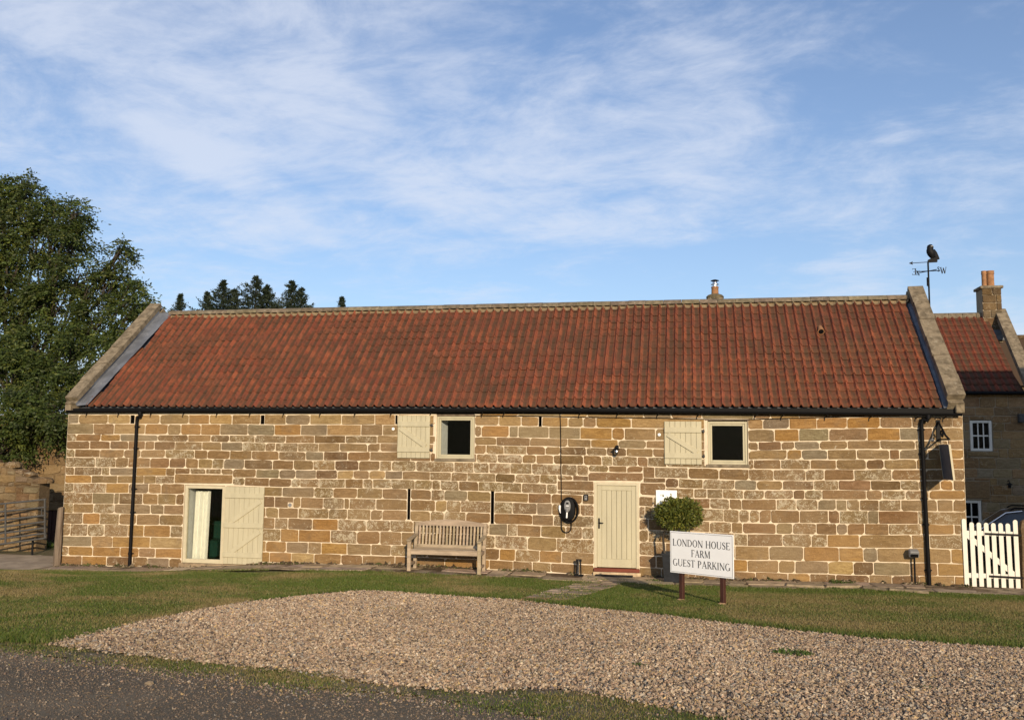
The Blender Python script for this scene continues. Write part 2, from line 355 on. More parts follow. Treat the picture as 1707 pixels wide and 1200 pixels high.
def sheet(name, poly, off, mat, cell=0.12, wob=0.12, parent=None):
    x0, y0 = poly.min(0) - 0.2; x1, y1 = poly.max(0) + 0.2
    nx = int((x1 - x0) / cell) + 1; ny = int((y1 - y0) / cell) + 1
    gx, gy = np.meshgrid(x0 + np.arange(nx + 1) * cell, y0 + np.arange(ny + 1) * cell)
    cx = gx[:-1, :-1] + cell / 2; cy = gy[:-1, :-1] + cell / 2
    k = inside(poly, cx + (vnoise(cx, cy, 3.1) - 0.5) * 2 * wob, cy + (vnoise(cx + 40, cy, 3.1) - 0.5) * 2 * wob)
    V = np.stack([gx.ravel(), gy.ravel(), gz(gx, gy).ravel() + off], 1)
    idx = np.arange((nx + 1) * (ny + 1)).reshape(ny + 1, nx + 1)
    F = np.stack([idx[:-1, :-1][k], idx[:-1, 1:][k], idx[1:, 1:][k], idx[1:, :-1][k]], 1)
    us, inv = np.unique(F, return_inverse=True)
    o = npobj(name, V[us], inv.reshape(F.shape), mat, parent, smooth=True); return o

q = NT('rough_ground'); c = q.mix(q.rng(q.noise(0.5, 5), 0.35, 0.65), (0.10, 0.105, 0.04, 1), (0.15, 0.12, 0.065, 1)); q.bump(q.noise(14, 6), 0.8, 0.04); M['ground'] = q.fin(c, 0.95, 0.1)
q = NT('lawn_turf'); c = q.mix(q.rng(q.noise(0.9, 5, 0.6, 0.4), 0.35, 0.62), (0.085, 0.095, 0.026, 1), (0.20, 0.155, 0.07, 1)); c = q.mix(q.rng(q.noise(9, 4), 0.4, 0.7, 0, 0.5), c, (0.09, 0.06, 0.03, 1)); q.bump(q.noise(22, 6), 0.9, 0.03); M['lawn'] = q.fin(c, 0.95, 0.1)
q = NT('gravel_bed'); c = q.mix(q.rng(q.vor(26, 'Color'), 0.2, 0.8), (0.12, 0.092, 0.066, 1), (0.28, 0.22, 0.16, 1)); c = q.mix(q.rng(q.noise(0.8, 4), 0.4, 0.7, 0, 0.35), c, (0.13, 0.10, 0.065, 1)); q.bump(q.vor(30), 1.0, 0.03); M['gravel'] = q.fin(c, 0.95, 0.1)
q = NT('worn_lane'); c = q.mix(q.rng(q.noise(0.55, 5, 0.6, 0.6), 0.38, 0.66), (0.150, 0.126, 0.090, 1), (0.24, 0.195, 0.135, 1)); c = q.mix(q.rng(q.noise(60, 3, 0.7), 0.5, 0.72, 0, 0.55), c, (0.33, 0.275, 0.225, 1)); c = q.mix(q.rng(q.vor(75), 0.0, 0.28, 0.5, 0.0), c, (0.085, 0.07, 0.06, 1)); q.bump(q.noise(75, 5, 0.7), 0.9, 0.02); M['lane'] = q.fin(c, 0.95, 0.1)
q = NT('verge_earth'); c = q.mix(q.rng(q.noise(2.2, 5), 0.38, 0.62), (0.085, 0.082, 0.03, 1), (0.19, 0.15, 0.10, 1)); q.bump(q.noise(30, 6), 0.9, 0.03); M['verge'] = q.fin(c, 0.95, 0.1)
q = NT('earth_and_concrete'); c = q.mix(q.rng(q.noise(1.3, 6, 0.65, 0.5), 0.40, 0.62), (0.115, 0.080, 0.050, 1), (0.36, 0.285, 0.195, 1)); c = q.mix(q.rng(q.noise(4.5, 5), 0.52, 0.66, 0, 0.6), c, (0.06, 0.06, 0.03, 1)); q.bump(q.noise(13, 7, 0.65), 0.9, 0.03); M['paving'] = q.fin(c, 0.95, 0.1)
M['concrete'] = simple('old_concrete', (0.37, 0.285, 0.195), 0.95, 0.1, var=0.2, vs=2, bump=0.5, bs=25, dirt=((0.14, 0.11, 0.075), 2.2, 0.55, 0.6))
M['flag'] = simple('flagstone', (0.36, 0.285, 0.20), 0.95, 0.1, var=0.25, vs=6, bump=0.7, bs=22, attr=True, dirt=((0.10, 0.085, 0.05), 5, 0.56, 0.6))

xs = np.concatenate([np.linspace(-400, -40, 12)[:-1], np.linspace(-40, 40, 161), np.linspace(40, 400, 12)[1:]])
ys = np.concatenate([np.linspace(-300, -30, 9)[:-1], np.linspace(-30, 30, 121), np.linspace(30, 500, 14)[1:]])
gx, gy = np.meshgrid(xs, ys); idx = np.arange(gx.size).reshape(gx.shape)
V = np.stack([gx.ravel(), gy.ravel(), gz(gx, gy).ravel() - 0.012], 1)
F = np.stack([idx[:-1, :-1].ravel(), idx[:-1, 1:].ravel(), idx[1:, 1:].ravel(), idx[1:, :-1].ravel()], 1)
tag(npobj('ground', V, F, M['ground'], smooth=True), kind='structure')

G_TOP = [(75, 1075), (150, 1058), (230, 1038), (330, 1017), (420, 1003), (520, 992), (600, 985), (660, 987), (740, 993), (850, 1000), (960, 1013), (1080, 1023), (1200, 1038), (1330, 1053), (1450, 1065), (1560, 1073), (1707, 1082), (2000, 1100)]
G_BOT = [(70, 1073), (148, 1083), (239, 1095), (316, 1102), (397, 1111), (457, 1116), (527, 1124), (627, 1141), (715, 1148), (806, 1155), (869, 1148), (947, 1152), (1017, 1162), (1087, 1176), (1157, 1190), (1250, 1206), (1500, 1260)]
V_BOT = [(-300, 1062), (0, 1078), (70, 1091), (140, 1103), (228, 1108), (316, 1120), (387, 1126), (457, 1142), (527, 1148), (597, 1152), (648, 1156), (736, 1167), (827, 1182), (904, 1196), (1000, 1215), (1250, 1270)]
P_gravel = gpoly(G_TOP + [(2000, 1330)] + G_BOT[::-1])
P_verge = gpoly([(-300, 1052), (0, 1066)] + G_BOT + [(1500, 1320)] + V_BOT[::-1])
P_lawn = gpoly([(-300, 946), (0, 951), (100, 951), (250, 954), (400, 956), (560, 953), (700, 957), (800, 962), (900, 966), (978, 968), (865, 1001), (935, 1004), (1046, 969), (1110, 976), (1230, 979), (1300, 981), (1500, 986), (1707, 994), (2000, 1010)] + G_TOP[::-1] + [(0, 1072), (-300, 1058)])
P_lane = gpoly(V_BOT + [(1500, 1330), (1500, 1900), (-500, 1900), (-700, 1100)])
for nm, P, off, m, cl, wb in (('lane', P_lane, 0.0, 'lane', 0.12, 0.10), ('lane_verge', P_verge, 0.004, 'verge', 0.10, 0.10), ('gravel_bed', P_gravel, 0.010, 'gravel', 0.10, 0.05), ('lawn', P_lawn, 0.014, 'lawn', 0.10, 0.05)):
    tag(sheet(nm, P, off, M[m], cl, wb), kind='structure')
P_pave = np.array([(-14.75, 0.02), (7.62, 0.02), (10.5, 0.3), (10.5, -1.9), (7.4, -1.55), (4.0, -1.5), (1.6, -1.35), (0.5, -1.5), (-0.7, -1.6), (-2.5, -1.5), (-5, -1.4), (-8, -1.35), (-12, -1.5), (-14.75, -1.6)])
tag(sheet('paving', P_pave, 0.018, M['paving'], 0.09, 0.12), kind='structure')
P_apron = np.array([(-30, 1.9), (-14.9, 1.6), (-14.62, 0.1), (-14.6, -1.1), (-17, -1.3), (-30, -1.2)])
tag(sheet('concrete_apron', P_apron, 0.024, M['concrete'], 0.12, 0.08), kind='structure')

# loose stones: pebbles as one mass
def pebbles(name, X, Y, size, cols, off, label, cat, dx=1.0):
    n = len(X); base = np.array([(1, 0, 0), (-1, 0, 0), (0, 1, 0), (0, -1, 0), (0, 0, 1), (0, 0, -1)], float)
    V = base[None] * (rng.uniform(0.55, 1.25, (n, 6, 1))) * size[:, None, None] * np.array([1.0, 1.0, 0.72])
    V += rng.normal(0, 0.22, (n, 6, 3)) * size[:, None, None]
    a = rng.uniform(0, 6.28, n); ca, sa = np.cos(a), np.sin(a)
    tx = rng.normal(0, 0.5, n); ct, st = np.cos(tx), np.sin(tx)
    y2 = V[:, :, 1] * ct[:, None] - V[:, :, 2] * st[:, None]; z2 = V[:, :, 1] * st[:, None] + V[:, :, 2] * ct[:, None]
    x3 = V[:, :, 0] * ca[:, None] - y2 * sa[:, None]; y3 = V[:, :, 0] * sa[:, None] + y2 * ca[:, None]
    W_ = np.stack([x3 + X[:, None], y3 + Y[:, None], z2 + (gz(X, Y) + off)[:, None]], 2).reshape(-1, 3)
    T = np.array([(0, 2, 4), (2, 1, 4), (1, 3, 4), (3, 0, 4), (2, 0, 5), (1, 2, 5), (3, 1, 5), (0, 3, 5)])
    F = (T[None] + (np.arange(n) * 6)[:, None, None]).reshape(-1, 3)
    c = np.repeat(np.concatenate([cols, np.ones((n, 1))], 1), 6, 0)
    return tag(npobj(name, W_, F, M['pebble'], cols=c), label, cat, kind='stuff')
PCOL = np.array([(0.40, 0.31, 0.225), (0.33, 0.245, 0.17), (0.26, 0.185, 0.13), (0.46, 0.38, 0.29), (0.36, 0.25, 0.18), (0.20, 0.15, 0.12), (0.27, 0.25, 0.225), (0.44, 0.31, 0.16), (0.12, 0.10, 0.10)])
def pick_cols(n, p=None): return PCOL[rng.choice(len(PCOL), n, p=p)] * rng.uniform(0.8, 1.2, (n, 1))
def scatter(poly, dens, wob=0.2, lim=None):
    x0, y0 = poly.min(0); x1, y1 = poly.max(0)
    if lim: x0 = max(x0, lim[0]); x1 = min(x1, lim[1]); y0 = max(y0, lim[2]); y1 = min(y1, lim[3])
    n = int((x1 - x0) * (y1 - y0) * dens); x = rng.uniform(x0, x1, n); y = rng.uniform(y0, y1, n)
    k = inside(poly, x + rng.normal(0, wob, n), y + rng.normal(0, wob, n)); return x[k], y[k]
x, y = scatter(P_gravel, 1700, 0.07, (-6.5, 7.5, -14.6, -4.0))
dcam = np.hypot(x - CAM[0], y - CAM[1]); keep = rng.random(len(x)) < np.clip(1.25 - dcam / 26, 0.45, 1); x, y, dcam = x[keep], y[keep], dcam[keep]
sz = rng.lognormal(0, 0.34, len(x)) * 0.0118 * (1 + dcam / 40)
cc = pick_cols(len(x), [.2, .2, .14, .13, .12, .08, .06, .04, .03]); cc *= (0.74 + 0.36 * fnoise(x, y, 0.5))[:, None] * np.array([[1.13, 1.11, 1.04]]) * np.where(rng.random((len(x), 1)) < .14, .55, 1.0)
pebbles('gravel', x, y, np.clip(sz, 0.005, 0.024), cc, 0.016, 'beige crushed stone gravel spread over the parking patch', 'gravel')
vx, vy = scatter(P_verge, 420, 0.30, (-8, 5, -16, -9)); lx, ly = scatter(P_lane, 1500, 0.1, (-6.5, 3, -18, -10.5)); vb = gpoly(V_BOT); vb = vb[np.argsort(vb[:, 0])]
dv = np.clip(np.interp(lx, vb[:, 0], vb[:, 1]) - ly, 0, 9); kk = rng.random(len(lx)) < 0.025 + 0.85 * np.exp(-dv / 0.30) * (0.4 + vnoise(lx, ly, 1.7)); lx, ly = lx[kk], ly[kk]
x = np.concatenate([vx, lx]); y = np.concatenate([vy, ly])
pebbles('loose_chippings', x, y, np.clip(rng.lognormal(0, 0.5, len(x)) * 0.0068, 0.003, 0.02), pick_cols(len(x)) * .75, 0.006, 'small loose stone chippings scattered along the edge of the lane', 'chippings')
gx2, gy2 = scatter(P_lane, 1500, 0.1, (-6.0, 2.6, -17, -10.5)); gc = np.array([(0.15, 0.115, 0.085), (0.22, 0.17, 0.125), (0.10, 0.08, 0.065), (0.30, 0.24, 0.18)])[rng.choice(4, len(gx2), p=[.45, .25, .28, .02])] * rng.uniform(.8, 1.2, (len(gx2), 1))
pebbles('lane_grit', gx2, gy2, np.clip(rng.lognormal(0, 0.4, len(gx2)) * 0.0058, 0.003, 0.014), gc, 0.003, 'dark grit worn into the surface of the lane', 'grit')
# one fist-sized stone on the lane
g0 = ground(249, 1141); mb = MB((0.36, 0.30, 0.22, 0.2))
mb.lathe([(0.018, -0.02), (0.055, 0.0), (0.062, 0.022), (0.045, 0.045), (0.015, 0.055)], g0 + [0, 0, 0.01], 9)
mb.v = [(g0[0] + (px_ - g0[0]) * .52, g0[1] + (py_ - g0[1]) * .5, g0[2] + (pz_ - g0[2]) * .5) for px_, py_, pz_ in mb.v]
mb.v = [(px_ + 0.35 * (px_ - g0[0]) + random.uniform(-.003, .003), py_ + random.uniform(-.003, .003), pz_ + random.uniform(-.003, .003)) for px_, py_, pz_ in mb.v]
tag(mb.build('stone', M['stone']), 'pale fist-sized stone lying alone on the dark lane', 'stone')

# grass
def blades(name, X, Y, H, cols, off, mat, label, cat, wid=0.006, per=1):
    n = len(X); a = rng.uniform(0, 6.28, n); lean = rng.normal(0, 0.45, (n, 2)) * H[:, None]
    z = gz(X, Y) + off; w = wid * rng.uniform(0.6, 1.4, n)
    A = np.stack([X - np.cos(a) * w, Y - np.sin(a) * w, z], 1); B = np.stack([X + np.cos(a) * w, Y + np.sin(a) * w, z], 1)
    T = np.stack([X + lean[:, 0], Y + lean[:, 1], z + H], 1)
    V = np.stack([A, B, T], 1).reshape(-1, 3); F = np.arange(3 * n).reshape(-1, 3)
    c = np.repeat(np.concatenate([cols, np.ones((n, 1))], 1), 3, 0)
    return tag(npobj(name, V, F, mat, cols=c), label, cat, kind='stuff')
GREEN = np.array([0.106, 0.145, 0.023]); LUSH = np.array([0.062, 0.114, 0.016]); DRY = np.array([0.27, 0.205, 0.095])
def grass_cols(x, y, dry):
    k = np.clip(dry + rng.normal(0, 0.22, len(x)), 0, 1)[:, None]
    c = GREEN * (1 - k) + DRY * k; lush = (rng.random(len(x)) < 0.25)[:, None]
    return np.where(lush & (k < 0.6), LUSH, c) * rng.uniform(0.7, 1.3, (len(x), 1))
x, y = scatter(P_lawn, 3000, 0.04, (-17, 9, -13, -0.9))
edge = np.minimum(1, np.abs(np.interp(x, P_gravel[:18, 0], P_gravel[:18, 1]) - y) / 0.9)      # longer, greener fringe beside the gravel
dry = 0.06 + 1.1 * np.clip(fnoise(x, y, 0.62) * 2.3 - 0.92, 0, 1)
dry = np.where(x > 2.2, np.clip(fnoise(x, y, 0.5) * 1.5 + 0.10, 0, 1) * np.clip((-y - 1.9) / 1.0, 0, 1), dry) * (0.1 + 0.9 * edge)
dry = np.where((x < -6), np.clip(dry + 0.08, 0, 1), dry)
H = rng.uniform(0.012, 0.034, len(x)) * (1 + 0.9 * (1 - edge)) * (0.8 + 0.5 * vnoise(x, y, 1.3))
blades('lawn_grass', x, y, H, grass_cols(x, y, dry), 0.012, M['blade'], 'short mown grass of the lawn, green with dry straw patches', 'grass', 0.007)
x, y = scatter(P_verge, 5200, 0.16, (-8, 5, -16, -9)); k = rng.random(len(x)) < np.clip(fnoise(x, y, 1.1) * 2.6 - 0.78, 0.02, 1); x, y = x[k], y[k]
blades('verge_grass', x, y, rng.uniform(0.010, 0.030, len(x)), grass_cols(x, y, np.clip(fnoise(x, y, 0.9) * 1.5 - 0.35, 0, 1)), 0.004, M['blade'], 'thin strip of patchy grass between lane and gravel', 'grass', 0.0045)
# weed tufts growing through the gravel and against the wall
def tuft(name, px, py, r, h, n, label, Yw=None, group='weed tufts on the ground', mat='weed'):
    g0 = ground(px, py) if Yw is None else np.array([at(px, py, Yw)[0], Yw, 0]); V = []; F = []; C = []
    for i in range(n):
        a = random.uniform(0, 6.28); d = r * math.sqrt(random.random()); x = g0[0] + d * math.cos(a) * 1.5; y = g0[1] + d * math.sin(a) * 0.8
        hh = h * random.uniform(0.4, 1.1) * (1.1 - 0.6 * d / r); l = random.uniform(0.3, 0.9) * hh; b = random.uniform(0, 6.28); w = 0.006 + 0.006 * random.random()
        z = float(gz(x, y)) + 0.005; k = len(V); dx, dy = math.cos(b), math.sin(b)
        V += [(x - dy * w, y + dx * w, z), (x + dy * w, y - dx * w, z), (x + dx * l * .5 + dy * w, y + dy * l * .5 - dx * w, z + hh * .7), (x + dx * l * .5 - dy * w, y + dy * l * .5 + dx * w, z + hh * .7), (x + dx * l, y + dy * l, z + hh)]
        F += [(k, k + 1, k + 2), (k, k + 2, k + 3), (k + 3, k + 2, k + 4)]; C += [(random.uniform(.6, 1.3),) * 3 + (1,)] * 5
    return tag(npobj(name, V, F, M[mat], cols=C), label, 'weed', group)
tuft('weed_tuft', 1322, 1092, 0.16, 0.09, 130, 'largest green weed tuft growing in the gravel')
tuft('weed_tuft', 1066, 1111, 0.08, 0.04, 60, 'small low weed tuft near the front of the gravel')
tuft('weed_tuft', 655, 1016, 0.14, 0.035, 70, 'flat weed patch at the back of the gravel nearest the bench')
tuft('weed_tuft', 787, 1004, 0.12, 0.03, 50, 'flat weed patch in the gravel just behind its back edge')
tuft('weed_tuft', 868, 1105, 0.10, 0.03, 45, 'faint weed patch in the middle of the gravel')
tuft('weed_tuft', 1545, 1150, 0.10, 0.035, 45, 'weed patch in the gravel toward the right edge')
tuft('weed_tuft', 1262, 1088, 0.07, 0.03, 30, 'tiny weed patch left of the largest gravel tuft')
tuft('weed_tuft', 1402, 974, 0.20, 0.10, 150, 'bright green weed growing at the wall foot beside broken flagstones')
tuft('weed_tuft', 1390, 982, 0.10, 0.07, 70, 'grass tuft at the end of a broken flagstone')
tuft('weed_tuft', 1090, 970, 0.16, 0.08, 100, 'grass tuft at the lawn edge in front of the planter')
tuft('weed_tuft', 40, 915, 0.35, 0.35, 260, 'rough weeds growing under the steel field gate')
tuft('weed_tuft', 72, 912, 0.35, 0.32, 220, 'rough weeds between field gate and leaning post')
tuft('weed_tuft', 260, 948, 0.16, 0.06, 60, 'low weed clump at the wall foot near the left downpipe')

# flagstones of the strip along the wall and of the door path
PAVE = bpy.data.objects['paving']
def flag(poly, h, col, parent, name='flagstone'):
    mb = MB((*col, 1)); k = len(poly); cx = sum(p[0] for p in poly) / k; cy = sum(p[1] for p in poly) / k
    V = []; 
    for f, dz in ((1.0, -0.03), (1.0, h - 0.008), (0.965, h)):
        for px_, py_ in poly: V.append((cx + (px_ - cx) * f, cy + (py_ - cy) * f, float(gz(px_, py_)) + 0.018 + dz))
    F = [tuple(range(2 * k, 3 * k))] + [(j * k + i, j * k + (i + 1) % k, (j + 1) * k + (i + 1) % k, (j + 1) * k + i) for j in range(2) for i in range(k)]
    mb.add(V, F); return mb.build(name, M['flag'], parent)
xx = -14.4
while xx < 7.3:
    w = random.uniform(0.45, 1.25); x1 = min(xx + w, 7.5)
    for (ya, yb, pr) in ((-0.12, -0.62, 0.8), (-0.66, -1.15, 0.62)):
        if random.random() > pr: continue
        j = lambda s_=0.04: random.uniform(-s_, s_)
        poly = [(xx + 0.02 + j(), ya + j()), (x1 - 0.02 + j(), ya + j()), (x1 - 0.02 + j(), (ya + yb) / 2 + j()), (x1 - 0.05 + j(), yb + j(.06)), ((xx + x1) / 2, yb + j(.06)), (xx + 0.04 + j(), yb + j(.06))]
        v = random.uniform(0.75, 1.25); flag(poly, random.uniform(0.004, 0.022), (v, v * random.uniform(.94, 1.02), v * random.uniform(.85, 1.05)), PAVE)
    xx = x1
P_path = gpoly([(978, 967), (863, 1002), (938, 1005), (1048, 968)])
PATH = tag(sheet('garden_path', P_path, 0.020, M['paving'], 0.06, 0.03), kind='structure')
for i in range(11):
    t0, t1 = i / 11 + 0.006, (i + 1) / 11 - 0.006
    a0 = P_path[0] * (1 - t0) + P_path[1] * t0; a1 = P_path[0] * (1 - t1) + P_path[1] * t1; b0 = P_path[3] * (1 - t0) + P_path[2] * t0; b1 = P_path[3] * (1 - t1) + P_path[2] * t1
    cut = random.uniform(0.35, 0.65)
    for u0, u1 in ((0.0, cut - 0.02), (cut + 0.02, 1.0)):
        q4 = [a0 * (1 - u0) + b0 * u0, a0 * (1 - u1) + b0 * u1, a1 * (1 - u1) + b1 * u1, a1 * (1 - u0) + b1 * u0]
        v = random.uniform(0.75, 1.2); flag([(p[0] + random.uniform(-.02, .02), p[1] + random.uniform(-.02, .02)) for p in q4], random.uniform(0.006, 0.02), (v, v * .95, v * .92) if i < 10 else (v * 1.1, v * .8, v * .65), PATH)
# two long broken edging slabs by the right downpipe
for pa, pb in (((1376, 980), (1432, 979)), ((1437, 982), (1475, 986)), ((1310, 977), (1372, 980)), ((1480, 985), (1545, 990))):
    A, B = ground(*pa), ground(*pb); d = 0.16
    flag([(A[0], A[1] - d), (B[0], B[1] - d), (B[0] - .02, B[1] + d), (A[0] + .03, A[1] + d)], 0.05, (0.85, 0.85, 0.8), PAVE)

# crumbled earth, mortar and moss lying along the foot of the wall
n = 15000; x = rng.uniform(-14.6, 7.6, n); y = -0.03 - np.abs(rng.normal(0, 0.09, n)); k = (fnoise(x, y * 0.2, 1.4) > 0.40) & ~((x > -0.6) & (x < 0.65)) & ~((x > -11.6) & (x < -9.3) & (y > -0.12)); x, y = x[k], y[k]
ec = np.where(rng.random((len(x), 1)) < 0.25, np.array([[0.07, 0.075, 0.025]]), np.where(rng.random((len(x), 1)) < 0.25, np.array([[0.26, 0.20, 0.13]]), np.array([[0.085, 0.06, 0.038]]))) * rng.uniform(0.6, 1.3, (len(x), 1))
pebbles('crumbled_earth', x, y, np.clip(rng.lognormal(0, 0.5, len(x)) * 0.03, 0.012, 0.085) * np.clip(1.3 + y * 5, 0.35, 1.2), ec, 0.02, 'dark crumbled earth and moss along the foot of the barn wall', 'earth')

gx3, gy3 = scatter(P_path, 900, 0.12); k = fnoise(gx3, gy3, 1.6) > 0.46; gx3, gy3 = gx3[k], gy3[k]
px3 = rng.uniform(-14.3, 7.4, 9000); py3 = -1.45 + rng.normal(0, 0.22, 9000); k = (fnoise(px3, py3, 0.9) > 0.44) & (py3 < -0.9) & (py3 > -1.9); gx3 = np.concatenate([gx3, px3[k]]); gy3 = np.concatenate([gy3, py3[k]])
blades('edge_grass', gx3, gy3, rng.uniform(0.02, 0.06, len(gx3)), grass_cols(gx3, gy3, np.full(len(gx3), .25)), 0.02, M['blade'], 'stray grass creeping over the path and paving edges', 'grass', 0.006)
# ------------------------------------------------------------------ the stone barn
BARN = thing('stone_barn', 'long single-storey sandstone barn with red pantile roof', 'building', (-3.5, 2.9, -0.15))
ZX = dict(A=90, B=280, C=470, D=660, E=850, F=1040, G=1230, H=1420)
LX = [115, 290, 480, 670, 855, 980, 1240, 1430, 1600]
LY = [[691, 691, 691, 691, 693.5, 696, 698.5, 695.6, 694],
 [706, 707, 707.5, 708, 710, 712.5, 716, 714, 712.5], [723.5, 724.4, 725.6, 725.6, 729, 732, 737, 734, 734],
 [735, 735.6, 738.4, 739, 742.5, 745.6, 750.6, 748.8, 748.8], [748.5, 749.4, 752.5, 753, 757.5, 759, 766, 766, 765],
 [762, 763.5, 767, 768, 772, 775, 782, 782.5, 782], [778, 779.8, 782.8, 785, 789.7, 793, 800.6, 800.6, 800.6],
 [791.6, 793, 797.5, 798.8, 804.5, 808, 816.5, 817, 817], [805, 806, 811.7, 814.5, 820.5, 825, 832, 832.5, 833],
 [820.6, 823, 828, 832, 837, 840.6, 849.5, 851, 852.5], [838.8, 841, 846.3, 850.3, 856, 860, 871, 872.5, 873.8],
 [854.4, 857.5, 863.5, 867.5, 873.5, 878.8, 889.5, 891, 891], [872.5, 875.6, 882, 886.5, 893, 898.8, 909.5, 912.5, 915],
 [892.5, 895.6, 902.5, 908.4, 915, 921, 933, 936, 939], [910, 913.8, 921, 927, 934.5, 940.6, 953, 958, 960],
 [925.6, 930, 938, 943, 950, 957, 970, 976, 978], [941, 946, 955, 960, 967, 974, 987, 993, 995], [958, 963, 972, 977, 984, 990, 1003, 1010, 1012]]
LW = [[(at(x, y)[0], at(x, y)[2]) for x, y in zip(LX, row)] for row in LY]
def lz(k, X): return float(np.interp(X, [p[0] for p in LW[k]], [p[1] for p in LW[k]]))
WTOP = 3.63
J = {0: dict(E=[110, 670, 1035], F=[260, 630, 1040], G=[210, 435, 820, 1240]),
1: dict(A=[325, 715, 1410], B=[275, 548, 852, 1568], C=[372, 792, 1238], D=[1370], E=[150, 775, 978, 1150], F=[100], G=[335, 690, 1055, 1460], H=[380, 808, 1345]),
2: dict(A=[522, 795, 1210, 1515], B=[168, 435, 690, 1062, 1418], C=[248, 600, 1052, 1340], D=[1140, 1510], E=[110, 520, 938, 1362, 1528], F=[420], G=[490, 818, 1215], H=[210, 645, 890, 1080]),
3: dict(A=[290, 620, 878, 1380], B=[265, 568, 815, 1155, 1568], C=[430, 845, 1270], D=[1340], E=[265, 770, 1080, 1445], F=[300], G=[275, 580, 760, 1090, 1465], H=[380, 850, 1285]),
4: dict(A=[470, 742, 990, 1210, 1335], B=[90, 450, 708, 992, 1298, 1430], C=[210, 485, 765, 1140, 1305], D=[1200, 1440], E=[220, 470, 675, 1020, 1288, 1555], F=[388], G=[655, 855, 1200], H=[68, 510, 640, 1020, 1290]),
5: dict(A=[272, 605, 928, 1150, 1480], B=[350, 520, 822, 1112, 1475], C=[315, 552, 873, 1175], D=[195, 460, 1070, 1350], E=[165, 350, 580, 982, 1225, 1370], F=[180, 322, 570], G=[212, 575, 970, 1318], H=[195, 435, 870, 1325]),
6: dict(A=[545, 818, 985, 1275, 1540], B=[15, 230, 400, 588, 742, 1015, 1390], C=[150, 415, 705, 1020, 1305, 1460], D=[265, 775, 1035, 1240, 1525], E=[292, 690, 895, 1320, 1560], F=[412, 860, 1270], G=[150, 475, 910, 1155, 1555], H=[40, 535, 990, 1325]),
7: dict(A=[265, 632, 738, 1095, 1490], B=[290, 500, 705, 1170, 1480], C=[180, 452, 735, 950, 1160, 1375], D=[85, 455, 735, 950, 1325], E=[70, 400, 840], F=[730, 1055, 1480], G=[250, 600, 1015, 1345], H=[255, 655, 900, 1185, 1355]),
8: dict(A=[495, 840, 1195, 1355], B=[1020, 1345], C=[120, 240, 492, 840, 1080, 1210, 1455], D=[250, 480, 590, 838, 1100, 1415], E=[155, 490], F=[935, 1110, 1320], G=[75, 355, 745, 895, 1125], H=[195, 405, 718, 1035]),
9: dict(A=[258, 685, 990, 1255, 1425], B=[1520], C=[5, 425, 680, 1000, 1335], D=[470, 640, 950], E=[245, 550, 965], F=[390, 700, 1150, 1410, 1575], G=[515, 780, 1070, 1315, 1460], H=[110, 365, 658, 1145, 1355]),
10: dict(A=[505, 795, 862, 1175, 1380], B=[100, 1420], C=[145, 248, 548, 825, 895, 1250], D=[525, 675, 865, 1550], E=[30, 360, 560, 940], F=[280, 640, 990, 1330, 1535], G=[155, 290, 445, 825, 1210, 1360], H=[220, 360, 890]),
11: dict(A=[250, 520, 800, 1280, 1460], B=[1300, 1470], C=[212, 620, 870, 1180, 1335], D=[455, 640, 930], E=[300, 580], F=[325, 720, 1145, 1440, 1585], G=[512, 735, 1048, 1320, 1465], H=[175, 495, 930, 1370]),
12: dict(A=[375, 605, 860, 1095, 1400], B=[1420, 1595], C=[75, 400, 745, 1122, 1440], D=[225, 560, 900, 1240, 1485], E=[95, 412, 745, 962], F=[325, 700, 1080, 1475], G=[128, 600, 985, 1195], H=[105, 805, 1045]),
13: dict(A=[210, 440, 665, 980, 1190, 1545], B=[25, 1500], C=[215, 645, 995, 1305, 1590], D=[70, 480, 860, 1320], E=[235, 625], F=[560, 1000, 1485], G=[420, 880, 1355], H=[160, 345, 1330]),
14: dict(A=[495, 775, 1275], B=[1300, 1580], C=[55, 345, 520, 865, 1185, 1450], D=[420, 800, 1100, 1380, 1590], E=[85, 395, 690], F=[430, 900, 1310], G=[130, 545, 765, 1210, 1545], H=[30, 295, 780, 1150]),
15: dict(A=[185, 510, 875, 1125, 1345], B=[1350], C=[120, 425, 785, 1070, 1505], D=[650, 1245, 1565], E=[40, 300, 545, 900], F=[500, 960, 1400], G=[240, 670, 965, 1310], H=[235, 540, 910, 1375]),
16: dict(A=[365, 695, 1040, 1245, 1530], B=[15, 900, 1300], C=[300, 700, 1100, 1500], D=[300, 700, 1100], E=[200, 600, 1000], F=[300, 800, 1300], G=[300, 800, 1300], H=[200, 700, 1200])}
